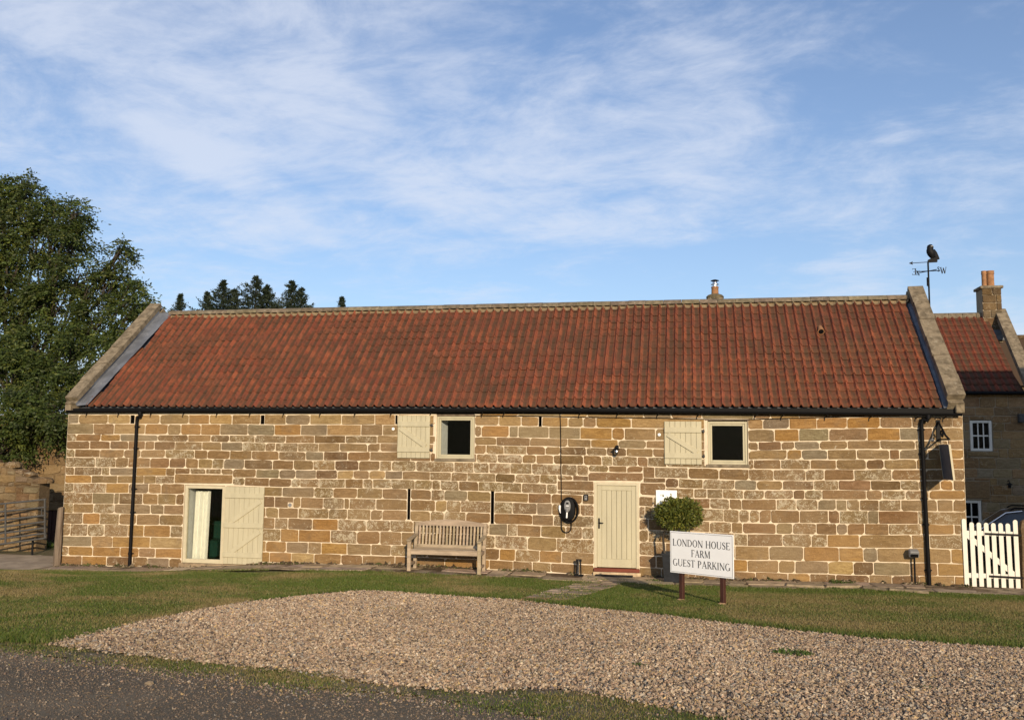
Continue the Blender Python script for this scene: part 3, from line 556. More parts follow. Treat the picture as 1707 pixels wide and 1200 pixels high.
# colours told apart in the photograph: (course, strip, position, kind)
KC = '''1A160g 1A500t 1A870y 1A1240y 1B140t 1B410o 1B700y 1B1000t 1B1450y 1C200g 1C580y 1C1010y 1C1400y 1D1200g 1D1500y 1E270o 1E600t 1E880t 1E1060t 1E1400o 1F300y 1G250t 1G510g 1G870o 1G1250o 1H150o 1H600t 1H830d 1H1150o 1H1400l
2A250g 2A650t 2A1000y 2A1350o 2B80t 2B300o 2B560o 2B870g 2B1240g 2C100o 2C420g 2C820y 2C1200t 2C1430t 2D1090g 2D1320o 2E50g 2E310g 2E730g 2E1150o 2E1440o 2F210t 2F470t 2G330g 2G650o 2G1010g 2G1400t 2H430o 2H760g 2H980t 2H1250t
3A240l 3A450r 3A740o 3A1000g 3B130d 3B400t 3B980l 3C600d 3D1200t 3E130d 3E500t 3E900t 3E1260o 3F150g 3F400t 3G220d 3G430r 3G920g 3G1280t 3H180t 3H600t 3H1350t
4A330r 4A600r 4A860r 4B270l 4B1500l 4C1220r 4D1130t 4E340r 4E570t 4E850d 4G400t 4G750o 4G1030g 4G1400t 4H300t 4H575r 4H750g 4H1380o
5A220l 5A440r 5A770t 5A1040t 5A1300t 5B430r 5B960r 5B1290r 5C430g 5C700d 5C1020r 5E780d 5G390r 5G780l 5G1140t 5H650t 5H1400o
6A350l 6A680l 6B120r 6B310t 6B500t 6B660l 6B880g 6B1200d 6B1500r 6C1160r 6D500l 6D900l 6D1130l 6E150l 6E480l 6E790l 6F1050r 6F1450r 6G300l 6G700l 6G1350r 6H300l 6H1400l
7A200l 7A450l 7A680l 7A900g 7A1300o 7B950b 7B1320g 7C310g 7C590d 7C840y 7C1050t 7C1260y 7D270t 7D600l 7D850l 7D1140l 7D1450d 7E230l 7E620l 7F500d 7F900l 7F1260l 7G420t 7G800l 7G1450r 7H120r 7H450d 7H780l 7H1260o
8A330o 8A660b 8A1000t 8A1270t 8B1450r 8C370l 8C660l 8D130l 8D360l 8D530l 8D700l 8D970d 8D1250l 8E320l 8F1200l 8F1460l 8G210l 8G550l 8G820d 8H300t 8H560l 8H1200o
9A200l 9A470l 9A840o 9A1120g 9A1340y 9A1480t 9B1400r 9C210g 9C550l 9C840t 9D330r 9D550l 9D800g 9D1110t 9E120l 9E400r 9E750r 9F1290l 9G300r 9G640l 9G920l 9G1180g 9G1390g 9H240d 9H500l 9H1250t 9H1430r
10A340l 10A650g 10A830g 10A1000d 10A1280t 10A1480t 10B1350d 10B1500d 10C390t 10C680l 10C1080l 10C1400b 10D350l 10D600y 10D770l 10D1060l 10E200l 10E460g 10F1440l 10G80l 10G220l 10G370r 10G640d 10G1020b 10G1280r 10H100l 10H290g 10H620r 10H1200l
11A200l 11A380b 11A660l 11A900g 11A1370g 11C420l 11C740l 11C1250b 11D310t 11D550l 11D780l 11E150r 11E440t 11G290r 11G620g 11G890l 11G1180d 11G1390g 11H90r 11H330r 11H700l 11H1150o
12A250l 12A490o 12A730l 12A970t 12A1250t 12A1480b 12C40l 12C240d 12C570o 12C930l 12C1280l 12E250t 12E580t 12G60l 12G360d 12G800l 12G1090l 12G1400o 12H450t 12H900b 12H1200l
13A160l 13A330l 13A550l 13A820l 13A1080o 13A1370o 13B1390l 13C100o 13C430o 13C820l 13C1150r 13C1450b 13E120l 13E430t 13E900l 13G200t 13G650g 13G1110o 13G1480o 13H250g 13H800t 13H1200t 13H1400o
14A300g 14A640y 14A880o 14A1150o 14A1450y 14B1440o 14C30o 14C200g 14C430t 14C690o 14C1020t 14C1320t 14C1520l 14D1480o 14E40o 14E240l 14E540o 14E900t 14G60o 14G330t 14G650t 14G990g 14G1370y 14H160d 14H500g 14H950r 14H1300o
15A130l 15A350o 15A690o 15A1000o 15A1230t 15A1450o 15B1480o 15C60o 15C270y 15C600t 15C920r 15C1300r 15E150d 15E420b 15E700r 15G450r
16A230r 16A530o 16A870d 16A1140b 16A1390g'''.split()
import re
KN = [(int(m[1]), ZX[m[2]] + int(m[3]) / 8.0, m[4]) for m in (re.match(r'(\d+)([A-H])(\d+)([a-z])', k) for k in KC)]
SC = dict(b=(0.246, 0.167, 0.089), t=(0.288, 0.204, 0.112), o=(0.355, 0.214, 0.080), g=(0.245, 0.205, 0.140), d=(0.178, 0.118, 0.064), r=(0.240, 0.152, 0.080), y=(0.390, 0.280, 0.140), l=(0.238, 0.170, 0.094))
SL = dict(b=0.55, t=0.35, o=0.12, g=0.3, d=0.55, r=0.4, y=0.05, l=0.88)
def stone_col(kind, k=1.0):
    c = SC[kind]; c = tuple(a_ * .94 + b_ * .06 for a_, b_ in zip(c, (0.285, 0.196, 0.100))); c = tuple(a_ * 1.09 for a_ in c); v = random.uniform(0.9, 1.1) * k; w = random.uniform(0.94, 1.06)
    return (c[0] * v, c[1] * v * w, c[2] * v * w * random.uniform(0.9, 1.1), min(1.0, max(0.0, SL[kind] + random.uniform(-0.1, 0.1))))
# openings: X0, X1, Z0, Z1 on the wall plane
def rect(p, q): a, b = at(*p), at(*q); return [min(a[0], b[0]), max(a[0], b[0]), min(a[2], b[2]), max(a[2], b[2])]
O_ldoor = rect((308, 808), (370.5, 941)); O_win1 = rect((727.5, 692), (790.5, 766)); O_win2 = rect((1178.5, 701), (1247.5, 776)); O_door = rect((990.5, 803.5), (1065.5, 953))
O_win1[3] = WTOP; O_slotL = rect((679.5, 814.5), (683.5, 866)); O_slotR = rect((818.3, 818), (823.3, 873)); O_v1 = rect((217.5, 692), (224, 706)); O_v2 = rect((434.5, 692), (440.5, 707)); O_v3 = rect((898, 694.5), (903, 711)); O_v4 = rect((659, 692), (662.5, 707))
O_ldoor[2] = -0.30; O_door[2] = -0.06
OPEN = [O_ldoor, O_win1, O_win2, O_door, O_slotL, O_slotR, O_v1, O_v2, O_v3, O_v4]
LINT = [rect((291.5, 789.5), (387.5, 806.5)), rect((980.5, 786.5), (1072, 802.5)), rect((929, 800.5), (990, 818)), rect((1066.5, 804), (1109.5, 826))]
SPECIAL = OPEN + LINT
XL, XR = at(113.5, 700)[0] + 0.0, at(1604.5, 700)[0]
NF = 11
def stone_geo(x0, x1, zb, zt, col, y=-0.0, proud=0.009, flip=False):
    """zb, zt: functions of X. returns V, F of a hand-dressed block face."""
    m = random.uniform(0.0055, 0.0108); w = x1 - x0; per = []
    r = min(random.choice((.012, .02, .03, .045)), w * 0.3); r2 = min(random.choice((.01, .018, .028, .05)), w * 0.3)
    j = lambda a=0.008: random.uniform(-a, a)
    A, B = x0 + m, x1 - m
    bt = lambda X: zb(X) + m + j(); tp = lambda X: zt(X) - m + j(0.009)
    per = [(A + r, bt(A)), ((A + B) / 2 + j(.1 * w), bt((A + B) / 2)), (B - r2, bt(B)), (B + j(.003), zb(B) + m + r2), (B + j(.006), zt(B) - m - r), (B - r, tp(B)), ((A * .35 + B * .65), tp(B * .65 + A * .35)), ((A * .68 + B * .32), tp(A * .68 + B * .32)), (A + r2, tp(A)), (A + j(.006), zt(A) - m - r2), (A + j(.003), zb(A) + m + r)]
    cx = sum(p[0] for p in per) / NF; cz = sum(p[1] for p in per) / NF; h = max(0.03, zt(cx) - zb(cx))
    ins = min(0.014, h * 0.16); d = proud + random.uniform(-0.003, 0.006); V = []
    for px_, pz_ in per: V.append((px_, y + 0.012, pz_))
    for px_, pz_ in per: V.append((px_, y - 0.0025, pz_))
    for px_, pz_ in per:
        sx = 1 - 2 * ins / max(w, 0.06); sz_ = 1 - 2 * ins / h
        V.append((cx + (px_ - cx) * sx, y - d + random.uniform(-0.003, 0.003), cz + (pz_ - cz) * sz_))
    V.append((cx + j(.06 * w), y - d - random.uniform(-0.004, 0.007), cz))
    F = [(k * NF + i, k * NF + (i + 1) % NF, (k + 1) * NF + (i + 1) % NF, (k + 1) * NF + i) for k in range(2) for i in range(NF)]
    F += [(2 * NF + i, 2 * NF + (i + 1) % NF, 3 * NF) for i in range(NF)]
    return V, F, col
STONES = []
def put_stone(x0, x1, zb, zt, kind):
    for R_ in SPECIAL:
        if R_[1] <= x0 + 0.005 or R_[0] >= x1 - 0.005: continue
        xm = (max(x0, R_[0]) + min(x1, R_[1])) / 2; a, b = zb(xm), zt(xm); lo, hi = max(a, R_[2]), min(b, R_[3])
        if hi - lo < 0.02: continue
        cover = (hi - lo) / (b - a)
        if cover > 0.62 or (R_[2] <= a + 0.03 and R_[3] >= b - 0.03):
            if R_[0] - x0 > 0.05: put_stone(x0, R_[0] - 0.004, zb, zt, kind)
            if x1 - R_[1] > 0.05: put_stone(R_[1] + 0.004, x1, zb, zt, kind)
            return
        if R_[0] - x0 > 0.12: put_stone(x0, R_[0], zb, zt, kind)
        if x1 - R_[1] > 0.12: put_stone(R_[1], x1, zb, zt, kind)
        u0, u1 = max(x0, R_[0]) if R_[0] - x0 > 0.12 else x0, min(x1, R_[1]) if x1 - R_[1] > 0.12 else x1
        if b - hi > 0.04: put_stone(u0, u1, (lambda X, z=hi: z), zt, kind)
        if lo - a > 0.04: put_stone(u0, u1, zb, (lambda X, z=lo: z), kind)
        return
    if x1 - x0 < 0.03: return
    cx = (x0 + x1) / 2
    if zt(cx) - zb(cx) < 0.03 or zt(cx) < float(gz(cx, 0)) + 0.02: return
    STONES.append((x0, x1, zb, zt, kind))
for k in range(0, 17):
    row = sorted(ZX[z] + v / 8.0 for z, vs in J[k].items() for v in vs)
    row = [r for i, r in enumerate(row) if i == 0 or r - row[i - 1] > 3.2]
    ym = np.interp(row, LX, (np.array(LY[k]) + np.array(LY[min(k + 1, 17)])) / 2)
    X = [at(a, b)[0] for a, b in zip(row, ym)]
    if k == 0: X = [at(800, 692)[0]] + X + [at(1500, 693)[0]]
    else: X = [XL] + [x for x in X if XL + 0.08 < x < XR - 0.08] + [XR]
    if k == 0: zt = lambda X_: WTOP - 0.004; zb = lambda X_: lz(0, X_)
    else:
        zt = (lambda X_, kk=k: min(WTOP - 0.004, lz(kk - 1, X_) if kk > 1 else (lz(0, X_)))); zb = (lambda X_, kk=k: lz(kk, X_))
    pxs = [(XL, 113.5)] 
    for i in range(len(X) - 1):
        mid = (X[i] + X[i + 1]) / 2; kind = None
        for kc, kp, kk in KN:
            if kc == k and X[i] < at(kp, float(np.interp(kp, LX, (np.array(LY[max(k - 1, 0)]) + np.array(LY[k])) / 2)))[0] < X[i + 1]: kind = kk; break
        if kind is None:
            lich = 0.30 + 0.45 * math.exp(-((mid + 2.6) / 1.5) ** 2) + 0.40 * math.exp(-((mid - 1.8) / 2.0) ** 2) + 0.3 * math.exp(-((mid + 14.5) / 1.2) ** 2)
            if k <= 2: kind = random.choice('tygo')
            elif k >= 14: kind = random.choice('rdbot')
            else: kind = 'l' if random.random() < lich else random.choice('bbbbttrdg')
        put_stone(X[i], X[i + 1], zb, zt, kind)
WALL_mb = MB()
# mortar backing with openings, reveals
gxs = sorted(set([XL + 0.01, XR - 0.01] + [v for R_ in OPEN for v in (R_[0], R_[1])])); gzs = sorted(set([-0.75, WTOP] + [min(v, WTOP) for R_ in OPEN for v in (R_[2], R_[3])]))
for i in range(len(gxs) - 1):
    for j in range(len(gzs) - 1):
        cx, cz = (gxs[i] + gxs[i + 1]) / 2, (gzs[j] + gzs[j + 1]) / 2
        if any(R_[0] < cx < R_[1] and R_[2] < cz < R_[3] for R_ in OPEN): continue
        WALL_mb.add([(gxs[i], 0, gzs[j]), (gxs[i + 1], 0, gzs[j]), (gxs[i + 1], 0, gzs[j + 1]), (gxs[i], 0, gzs[j + 1])], [(0, 1, 2, 3)])
DEP = 0.45
for R_ in OPEN:
    x0, x1, z0, z1 = R_
    for a, b in (((x0, z0), (x1, z0)), ((x1, z0), (x1, z1)), ((x1, z1), (x0, z1)), ((x0, z1), (x0, z0))):
        WALL_mb.add([(a[0], 0, a[1]), (b[0], 0, b[1]), (b[0], DEP, b[1]), (a[0], DEP, a[1])], [(0, 1, 2, 3)])
# gable walls and rear wall
PIT = R(43); TANP = math.tan(PIT); EAVE_Z, EAVE_Y = 3.755, -0.06
RIDGE_Y = 3.05; RIDGE_Z = EAVE_Z + (RIDGE_Y - EAVE_Y) * TANP
BACK_Y = 2 * RIDGE_Y
SKL = 0.30                                            # the left gable is a little out of square
def skew(x, y): return x + (SKL * y / RIDGE_Y if x < -10 else 0.0)
for x in (XL, XR):
    sg = 1 if x < 0 else -1
    for xi in (x, x + sg * 0.45):
        WALL_mb.add([(skew(xi, yy), yy, zz) for yy, zz in ((0.0, -0.75), (BACK_Y, -0.75), (BACK_Y, WTOP), (RIDGE_Y, RIDGE_Z - 0.10), (0.0, WTOP))], [(0, 1, 2, 3, 4)])
    WALL_mb.add([(x, 0, -0.75), (x + sg * 0.02, 0.0, -0.75), (x + sg * 0.02, 0, WTOP), (x, 0, WTOP)], [(0, 1, 2, 3)])
WALL_mb.add([(skew(XL, BACK_Y), BACK_Y, -0.75), (XR, BACK_Y, -0.75), (XR, BACK_Y, WTOP), (skew(XL, BACK_Y), BACK_Y, WTOP)], [(0, 1, 2, 3)])
WALL = WALL_mb.build('wall', M['mortar'], BARN)
tag(WALL, 'coursed sandstone wall with pale mortar joints')
geo = [(stone_geo(*s[:4], stone_col(s[4])), (s[1] - s[0]) * (s[3]((s[0] + s[1]) / 2) - s[2]((s[0] + s[1]) / 2)) / (at(0, 0)[1] * 0 + 1) * (1 + 0.02 * s[0])) for s in STONES]
for L_ in LINT: geo.append((stone_geo(L_[0], L_[1], (lambda X, z=L_[2]: z), (lambda X, z=L_[3]: z), stone_col('t' if L_ is LINT[0] else 'b'), proud=0.012), 99))
geo.sort(key=lambda g: -g[1])
rest = MB()
for i, ((V, F, c), a) in enumerate(geo):
    if a == 99 or i < 290:
        MB(c).add(V, F).build('lintel' if a == 99 and (V[NF][0] < -5 or len(geo) and abs(V[NF][0] - LINT[1][0]) < 0.06) else 'stone', M['stone'], WALL)
    else: rest.add(V, F, c)
if rest.v: rest.build('small_stones', M['stone'], WALL, kind='stuff')
# gable side courses of the visible right return are hidden; quoin edge strip
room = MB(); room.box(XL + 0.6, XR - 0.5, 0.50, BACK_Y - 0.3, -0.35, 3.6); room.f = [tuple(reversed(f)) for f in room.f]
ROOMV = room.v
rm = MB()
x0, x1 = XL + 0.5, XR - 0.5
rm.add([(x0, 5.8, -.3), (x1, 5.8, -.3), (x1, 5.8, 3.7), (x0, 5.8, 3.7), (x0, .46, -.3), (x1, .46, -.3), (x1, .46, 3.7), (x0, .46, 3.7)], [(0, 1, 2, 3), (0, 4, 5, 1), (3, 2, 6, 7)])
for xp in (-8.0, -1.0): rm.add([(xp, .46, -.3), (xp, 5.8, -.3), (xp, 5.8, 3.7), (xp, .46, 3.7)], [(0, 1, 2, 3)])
rm.build('unlit_interior_shade', M['dark_room'], BARN)

# roof -------------------------------------------------------------------
RD = np.array([0, math.cos(PIT), math.sin(PIT)]); RN = np.array([0, -math.sin(PIT), math.cos(PIT)])
E0 = np.array([0, EAVE_Y, EAVE_Z])
ROOF = MB(); SLEN = (RIDGE_Y - EAVE_Y) / math.cos(PIT)
ROOF.add([(XL + .1, EAVE_Y + .05, EAVE_Z - .03), (XR - .1, EAVE_Y + .05, EAVE_Z - .03), (XR - .1, RIDGE_Y, RIDGE_Z - .05), (XL + .1 + SKL, RIDGE_Y, RIDGE_Z - .05)], [(0, 1, 2, 3)])
ROOF = ROOF.build('roof', M['lead'], BARN); tag(ROOF, 'steep roof of weathered red clay pantiles')
rb = MB(); rb.add([(skew(XL, BACK_Y), BACK_Y + .1, EAVE_Z - .03), (XR, BACK_Y + .1, EAVE_Z - .03), (XR, RIDGE_Y, RIDGE_Z - .02), (XL + SKL, RIDGE_Y, RIDGE_Z - .02)], [(0, 1, 2, 3)]); rb.build('rear_slope', M['tile'], BARN)
TX0, TX1 = at(149, 680)[0], at(1572, 681)[0]
PITCHW = (TX1 - TX0) / 98.0; GAUGE = SLEN / 15.0
def tile_z(u, h):
    w = u - round(u); hw = 0.20 if w < 0 else 0.25
    return h * (math.cos(math.pi * w / (2 * hw)) ** 2 if abs(w) < hw else 0.0) + 0.008 * math.cos(2 * math.pi * (u - 0.5)) * -1
def tile_mesh(name, pw, g, h=0.064, th=0.022, seg=12):
    V = []; F = []; Lg = g + 0.06
    for v, yy in enumerate((0.0, Lg * 0.5, Lg)):
        for i in range(seg + 1):
            u = (-.22, -.165, -.11, -.055, 0.0, .06, .12, .18, .245, .35, .47, .60, .81)[i]; zz = tile_z(u, h)
            V.append((u * pw, yy, zz + 0.020 * (1 - yy / Lg) ))
    n = seg + 1
    for j in range(2):
        for i in range(seg): F.append((j * n + i, j * n + i + 1, (j + 1) * n + i + 1, (j + 1) * n + i))
    k = len(V)
    for i in range(n): x_, y_, z_ = V[i]; V.append((x_, y_ + 0.004, z_ - th))
    for i in range(seg): F.append((k + i, k + i + 1, i + 1, i))
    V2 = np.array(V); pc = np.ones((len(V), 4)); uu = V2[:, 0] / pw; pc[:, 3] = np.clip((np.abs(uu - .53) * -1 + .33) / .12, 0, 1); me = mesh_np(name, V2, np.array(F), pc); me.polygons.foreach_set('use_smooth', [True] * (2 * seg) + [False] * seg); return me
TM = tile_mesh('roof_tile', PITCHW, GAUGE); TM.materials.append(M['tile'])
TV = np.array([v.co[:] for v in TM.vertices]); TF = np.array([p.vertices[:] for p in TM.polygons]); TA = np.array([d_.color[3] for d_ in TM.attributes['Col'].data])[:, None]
TCOL = [(0.262, 0.080, 0.038), (0.245, 0.073, 0.036), (0.275, 0.088, 0.040), (0.225, 0.072, 0.038), (0.25, 0.084, 0.042), (0.215, 0.066, 0.035)]
def tile_col():
    c = random.choice(TCOL); v = random.uniform(0.84, 1.10); return (c[0] * v, c[1] * v * .94, c[2] * v, 1)
lx0, lx1 = TX0, on_plane(287.5, 527, E0, RN)[0]
tiles = []
for r in range(15):
    for c in range(-2, 98):
        s0 = r * GAUGE; x = TX0 + c * PITCHW; edge = lx0 + (lx1 - lx0) * (s0 + GAUGE * .6) / SLEN
        if x + PITCHW * 0.22 < edge: continue
        if x + PITCHW * 0.5 > TX1 + 0.02: continue
        P = E0 + RD * s0 + RN * (0.014 + random.uniform(-.004, .004) + .012 * math.sin(x * .83 + r * .5) + .007 * math.sin(x * 2.3 - r * .9)); P = P + np.array([x, 0, 0])
        tiles.append((P, random.uniform(-.012, .012), random.uniform(-.012, .012), tile_col()))
tiles.sort(key=lambda t: np.dot(t[0] - CAM, FW))
def tmat(P, a, b):
    return Matrix.Translation(Vector(P)) @ Matrix(((1, 0, 0), (0, RD[1], RN[1]), (0, RD[2], RN[2]))).to_4x4() @ Matrix.Rotation(a, 4, 'Z') @ Matrix.Rotation(b, 4, 'X')
bo = org(BARN)
near = [t for t in tiles]; parts = near[:290]; mass = near[290:]
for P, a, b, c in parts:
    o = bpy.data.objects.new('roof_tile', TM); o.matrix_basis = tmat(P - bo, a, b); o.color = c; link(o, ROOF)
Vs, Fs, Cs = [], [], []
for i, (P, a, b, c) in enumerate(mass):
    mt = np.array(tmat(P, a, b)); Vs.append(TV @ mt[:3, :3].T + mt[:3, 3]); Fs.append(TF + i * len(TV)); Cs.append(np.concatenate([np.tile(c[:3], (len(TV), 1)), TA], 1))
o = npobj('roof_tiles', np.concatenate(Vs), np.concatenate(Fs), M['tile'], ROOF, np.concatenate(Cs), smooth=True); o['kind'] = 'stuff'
o.data.set_sharp_from_angle(angle=R(50))
# ridge
i = 0; xr0 = on_plane(290, 520, E0, RN)[0]; x = xr0; xe = XR - 0.30
while x < xe:
    x1 = min(x + 0.47, xe); v = random.uniform(0.8, 1.2); mb = MB((v, v * random.uniform(.94, 1.04), v * random.uniform(.9, 1.05), 1)); n = 7
    Y0 = RIDGE_Y; Z0 = RIDGE_Z + 0.015 + random.uniform(-.004, .004)
    V = [(xx_, Y0 - 0.185 * math.cos(math.pi * k / n), Z0 + 0.135 * math.sin(math.pi * k / n) - 0.03) for xx_ in (x + .004, x1 - .004) for k in range(n + 1)]
    F = [(k, k + 1, n + 2 + k, n + 1 + k) for k in range(n)] + [tuple(range(n + 1)), tuple(range(n + 1, 2 * n + 2))]
    mb.add(V, F).build('ridge_tile', M['ridge'], ROOF, smooth=True); x = x1
mb = MB(); n = int((xe - xr0) / 0.04); top = []; bot = []
for k in range(n + 1):
    x = xr0 + (xe - xr0) * k / n; ph = 2 * math.pi * (x - TX0) / PITCHW; hz = tile_z((x - TX0) / PITCHW, 0.064)
    s1 = SLEN - 0.15; P = E0 + RD * s1 + RN * (0.02 + hz); Q = E0 + RD * (SLEN - 0.205 - 0.35 * (0.064 - hz) + random.uniform(-.008, .008)) + RN * (0.022 + hz + 0.012)
    top.append((x, P[1] + 0.03, P[2] + 0.075)); bot.append((x, Q[1], Q[2]))
mb.add(top + bot, [(n + 1 + k, n + 2 + k, k + 1, k) for k in range(n)]).build('ridge_mortar', M['fillet'], ROOF)
# vent tile
P = on_plane(1368, 555, E0 + RN * 0.05, RN); mb = MB(); mb.tube([P - RD * 0.05 + RN * 0.075, P + RD * 0.22 + RN * 0.03], [0.085, 0.05], 12)
vt = mb.build('vent_tile', M['pot_clay'], ROOF, smooth=True); mb = MB(); mb.tube([P - RD * 0.056 + RN * 0.077, P - RD * 0.04 + RN * 0.075], [0.064, 0.064], 12); mb.build('vent_opening', M['black'], vt)
# copings, kneelers, lead
def coping(side):
    n = 6
    for k in range(n):
        s0, s1 = 0.10 + (SLEN + 0.12) * k / n, 0.10 + (SLEN + 0.12) * (k + 1) / n - 0.012
        xa = (XL if side < 0 else XR - 0.32); j = random.uniform(-0.012, 0.012); hh = 0.27 + random.uniform(-.012, .018); t = 0.13
        V = []
        for s in (s0, s1):
            sk = SKL * s / SLEN if side < 0 else 0.0
            for xx_, hx in ((xa - 0.02 + sk, hh - t), (xa + 0.34 + sk, hh - t), (xa + 0.34 + sk, hh), (xa - 0.02 + sk, hh)):
                P = E0 + RD * s + RN * hx; V.append((xx_ + j + random.uniform(-.008, .008), P[1], P[2] + random.uniform(-.008, .008)))
        MB().add(V, [(0, 1, 2, 3), (4, 7, 6, 5), (0, 4, 5, 1), (1, 5, 6, 2), (2, 6, 7, 3), (3, 7, 4, 0)]).build('coping_stone', M['coping'], BARN)
    # parapet masonry below the coping, rear fall as well
    mb = MB(); V = []
    for s in (0.0, SLEN + 0.05):
        sk = SKL * s / SLEN if side < 0 else 0.0
        for xx_, hx in ((xa + sk, -0.25), (xa + 0.32 + sk, -0.25), (xa + 0.32 + sk, 0.145), (xa + sk, 0.145)):
            P = E0 + RD * s + RN * hx; V.append((xx_, P[1], P[2]))
    mb.add(V, [(0, 1, 2, 3), (4, 7, 6, 5), (0, 4, 5, 1), (1, 5, 6, 2), (2, 6, 7, 3), (3, 7, 4, 0)]).build('parapet', M['coping'], BARN)
    mb = MB(); sk = SKL if side < 0 else 0; RB = np.array([0, math.cos(PIT), -math.sin(PIT)])
    T = np.array([0, RIDGE_Y, RIDGE_Z]); V = []
    for s in (-0.05, SLEN):
        for xx_, hx in ((xa - .02 + sk, -0.25), (xa + 0.34 + sk, -0.25), (xa + 0.34 + sk, 0.27), (xa - .02 + sk, 0.27)):
            P = T + RB * s + np.array([0, math.sin(PIT), math.cos(PIT)]) * hx; V.append((xx_, P[1], P[2]))
    mb.add(V, [(0, 1, 2, 3), (4, 7, 6, 5), (0, 4, 5, 1), (1, 5, 6, 2), (2, 6, 7, 3), (3, 7, 4, 0)]).build('rear_coping', M['coping'], BARN)
    # kneeler block at the foot
    mb = MB(); mb.box(xa - .02 + (.18 if side > 0 else 0), xa + (.15 if side < 0 else .34), -0.13, 0.32, WTOP + 0.005, WTOP + 0.25, 0.015); mb.build('kneeler', M['coping'], BARN)
    # lead: upstand against the parapet and apron over the tiles
    mb = MB(); V = []; N_ = 24; w = 0.0
    for k in range(N_ + 1):
        s = SLEN * k / N_ - 0.02 * (k == 0); sk = SKL * s / SLEN if side < 0 else 0.0
        if side < 0: xi = XL + 0.325 + sk; xo = lx0 + (lx1 - lx0) * s / SLEN + 0.05
        else: xi = XR - 0.325; xo = TX1 + 0.0
        wv = random.uniform(-.006, .006)
        for xx_, hx in ((xi, 0.145), (xi, (0.075 if side < 0 else 0.03) + wv), (xo, (0.115 if side < 0 else 0.004) + wv)):
            P = E0 + RD * s + RN * hx; V.append((xx_, P[1], P[2]))
    mb.add(V, [(3 * k + a, 3 * k + a + 1, 3 * k + a + 4, 3 * k + a + 3) for k in range(N_) for a in range(2)]).build('lead_flashing', M['lead'], BARN, smooth=True)
coping(-1); coping(1)
# gutter, brackets and downpipes
gl = [(113, 686), (300, 685.5), (853, 685), (1240, 688), (1603, 691.5)]; GY = -0.13; GP = [at(x, y - 1, GY) for x, y in gl]; GP[0][0] -= 0.02
def gzg(X): return float(np.interp(X, [p[0] for p in GP], [p[2] for p in GP]))
n = 40; V = []; m_ = 9; r0 = 0.062
for k in range(n + 1):
    X = GP[0][0] + (GP[-1][0] - GP[0][0]) * k / n
    for a in range(m_): t = math.pi * (1 + a / (m_ - 1)); V.append((X, GY - r0 * math.cos(t) * -1, gzg(X) + 0.02 + r0 * math.sin(t)))
    for a in range(m_): t = math.pi * (2 - a / (m_ - 1)); V.append((X, GY - (r0 - .008) * math.cos(t) * -1, gzg(X) + 0.02 + (r0 - .008) * math.sin(t)))
F = [(k * 2 * m_ + a, k * 2 * m_ + (a + 1) % (2 * m_), (k + 1) * 2 * m_ + (a + 1) % (2 * m_), (k + 1) * 2 * m_ + a) for k in range(n) for a in range(2 * m_)] + [tuple(range(2 * m_)), tuple(range(n * 2 * m_, (n + 1) * 2 * m_))]
GUT = MB().add(V, F).build('gutter', M['black'], BARN, smooth=True)
fb = MB(); fb.add([(XL + .05, -0.035, WTOP - .02), (XR - .02, -0.035, WTOP - .02), (XR - .02, -0.035, EAVE_Z - 0.01), (XL + .05, -0.035, EAVE_Z - 0.01), (XL + .05, 0.0, WTOP - .02), (XR - .02, 0.0, WTOP - .02)], [(0, 1, 2, 3), (0, 4, 5, 1)]); fb.build('fascia', M['black'], BARN)
for px in (143, 196, 250, 304, 360, 415, 471, 532, 590, 650, 716, 802, 838, 964, 1027, 1094, 1161, 1257, 1301, 1374, 1448, 1525, 1571):
    p = at(px, 693, -0.02); X = p[0]; g_ = gzg(X); mb = MB()
    mb.tube([(X, -0.012, g_ - 0.17), (X + .004, -0.014, g_ - 0.11), (X + 0.055, -0.07, g_ - 0.062), (X + 0.06, GY, g_ - 0.05)], 0.012, 6); mb.build('gutter_bracket', M['iron'], GUT)
def downpipe(top, bot, dx):
    A = at(top[0], top[1], -0.07); B = at(bot[0], bot[1], -0.07); r = 0.042
    T = np.array([A[0] + dx, GY + 0.0, gzg(A[0] + dx) - 0.03])
    mb = MB(); path = [T, T + [0, 0, -0.07], T + [-dx * .12, 0.01, -0.115], (A * .8 + T * .2) + [0, 0, 0.075], A + [0, 0, 0.02], A + (B - A) * 0.05] + [A + (B - A) * t for t in (0.35, 0.7)] + [B]
    mb.tube(path, r, 12); o = mb.build('downpipe', M['black'], BARN, smooth=True)
    for t in (0.03, 0.18, 0.46, 0.62, 0.9):
        P = A + (B - A) * t; mb = MB(); mb.lathe([(r + .007, -.03), (r + .009, 0), (r + .007, .03)], P, 12); mb.box(P[0] - .075, P[0] + .075, P[1] + .03, -0.012, P[2] - .012, P[2] + .012); mb.build('pipe_clip', M['black'], o, smooth=True)
    mb = MB(); mb.lathe([(r + .010, -.06), (r + .014, .02), (r + .010, .03)], T + [0, 0, -.02], 12); mb.build('outlet', M['black'], o, smooth=True)
downpipe((228, 704), (215.5, 947), 0.125); downpipe((1536, 708), (1549.5, 978), 0.13)
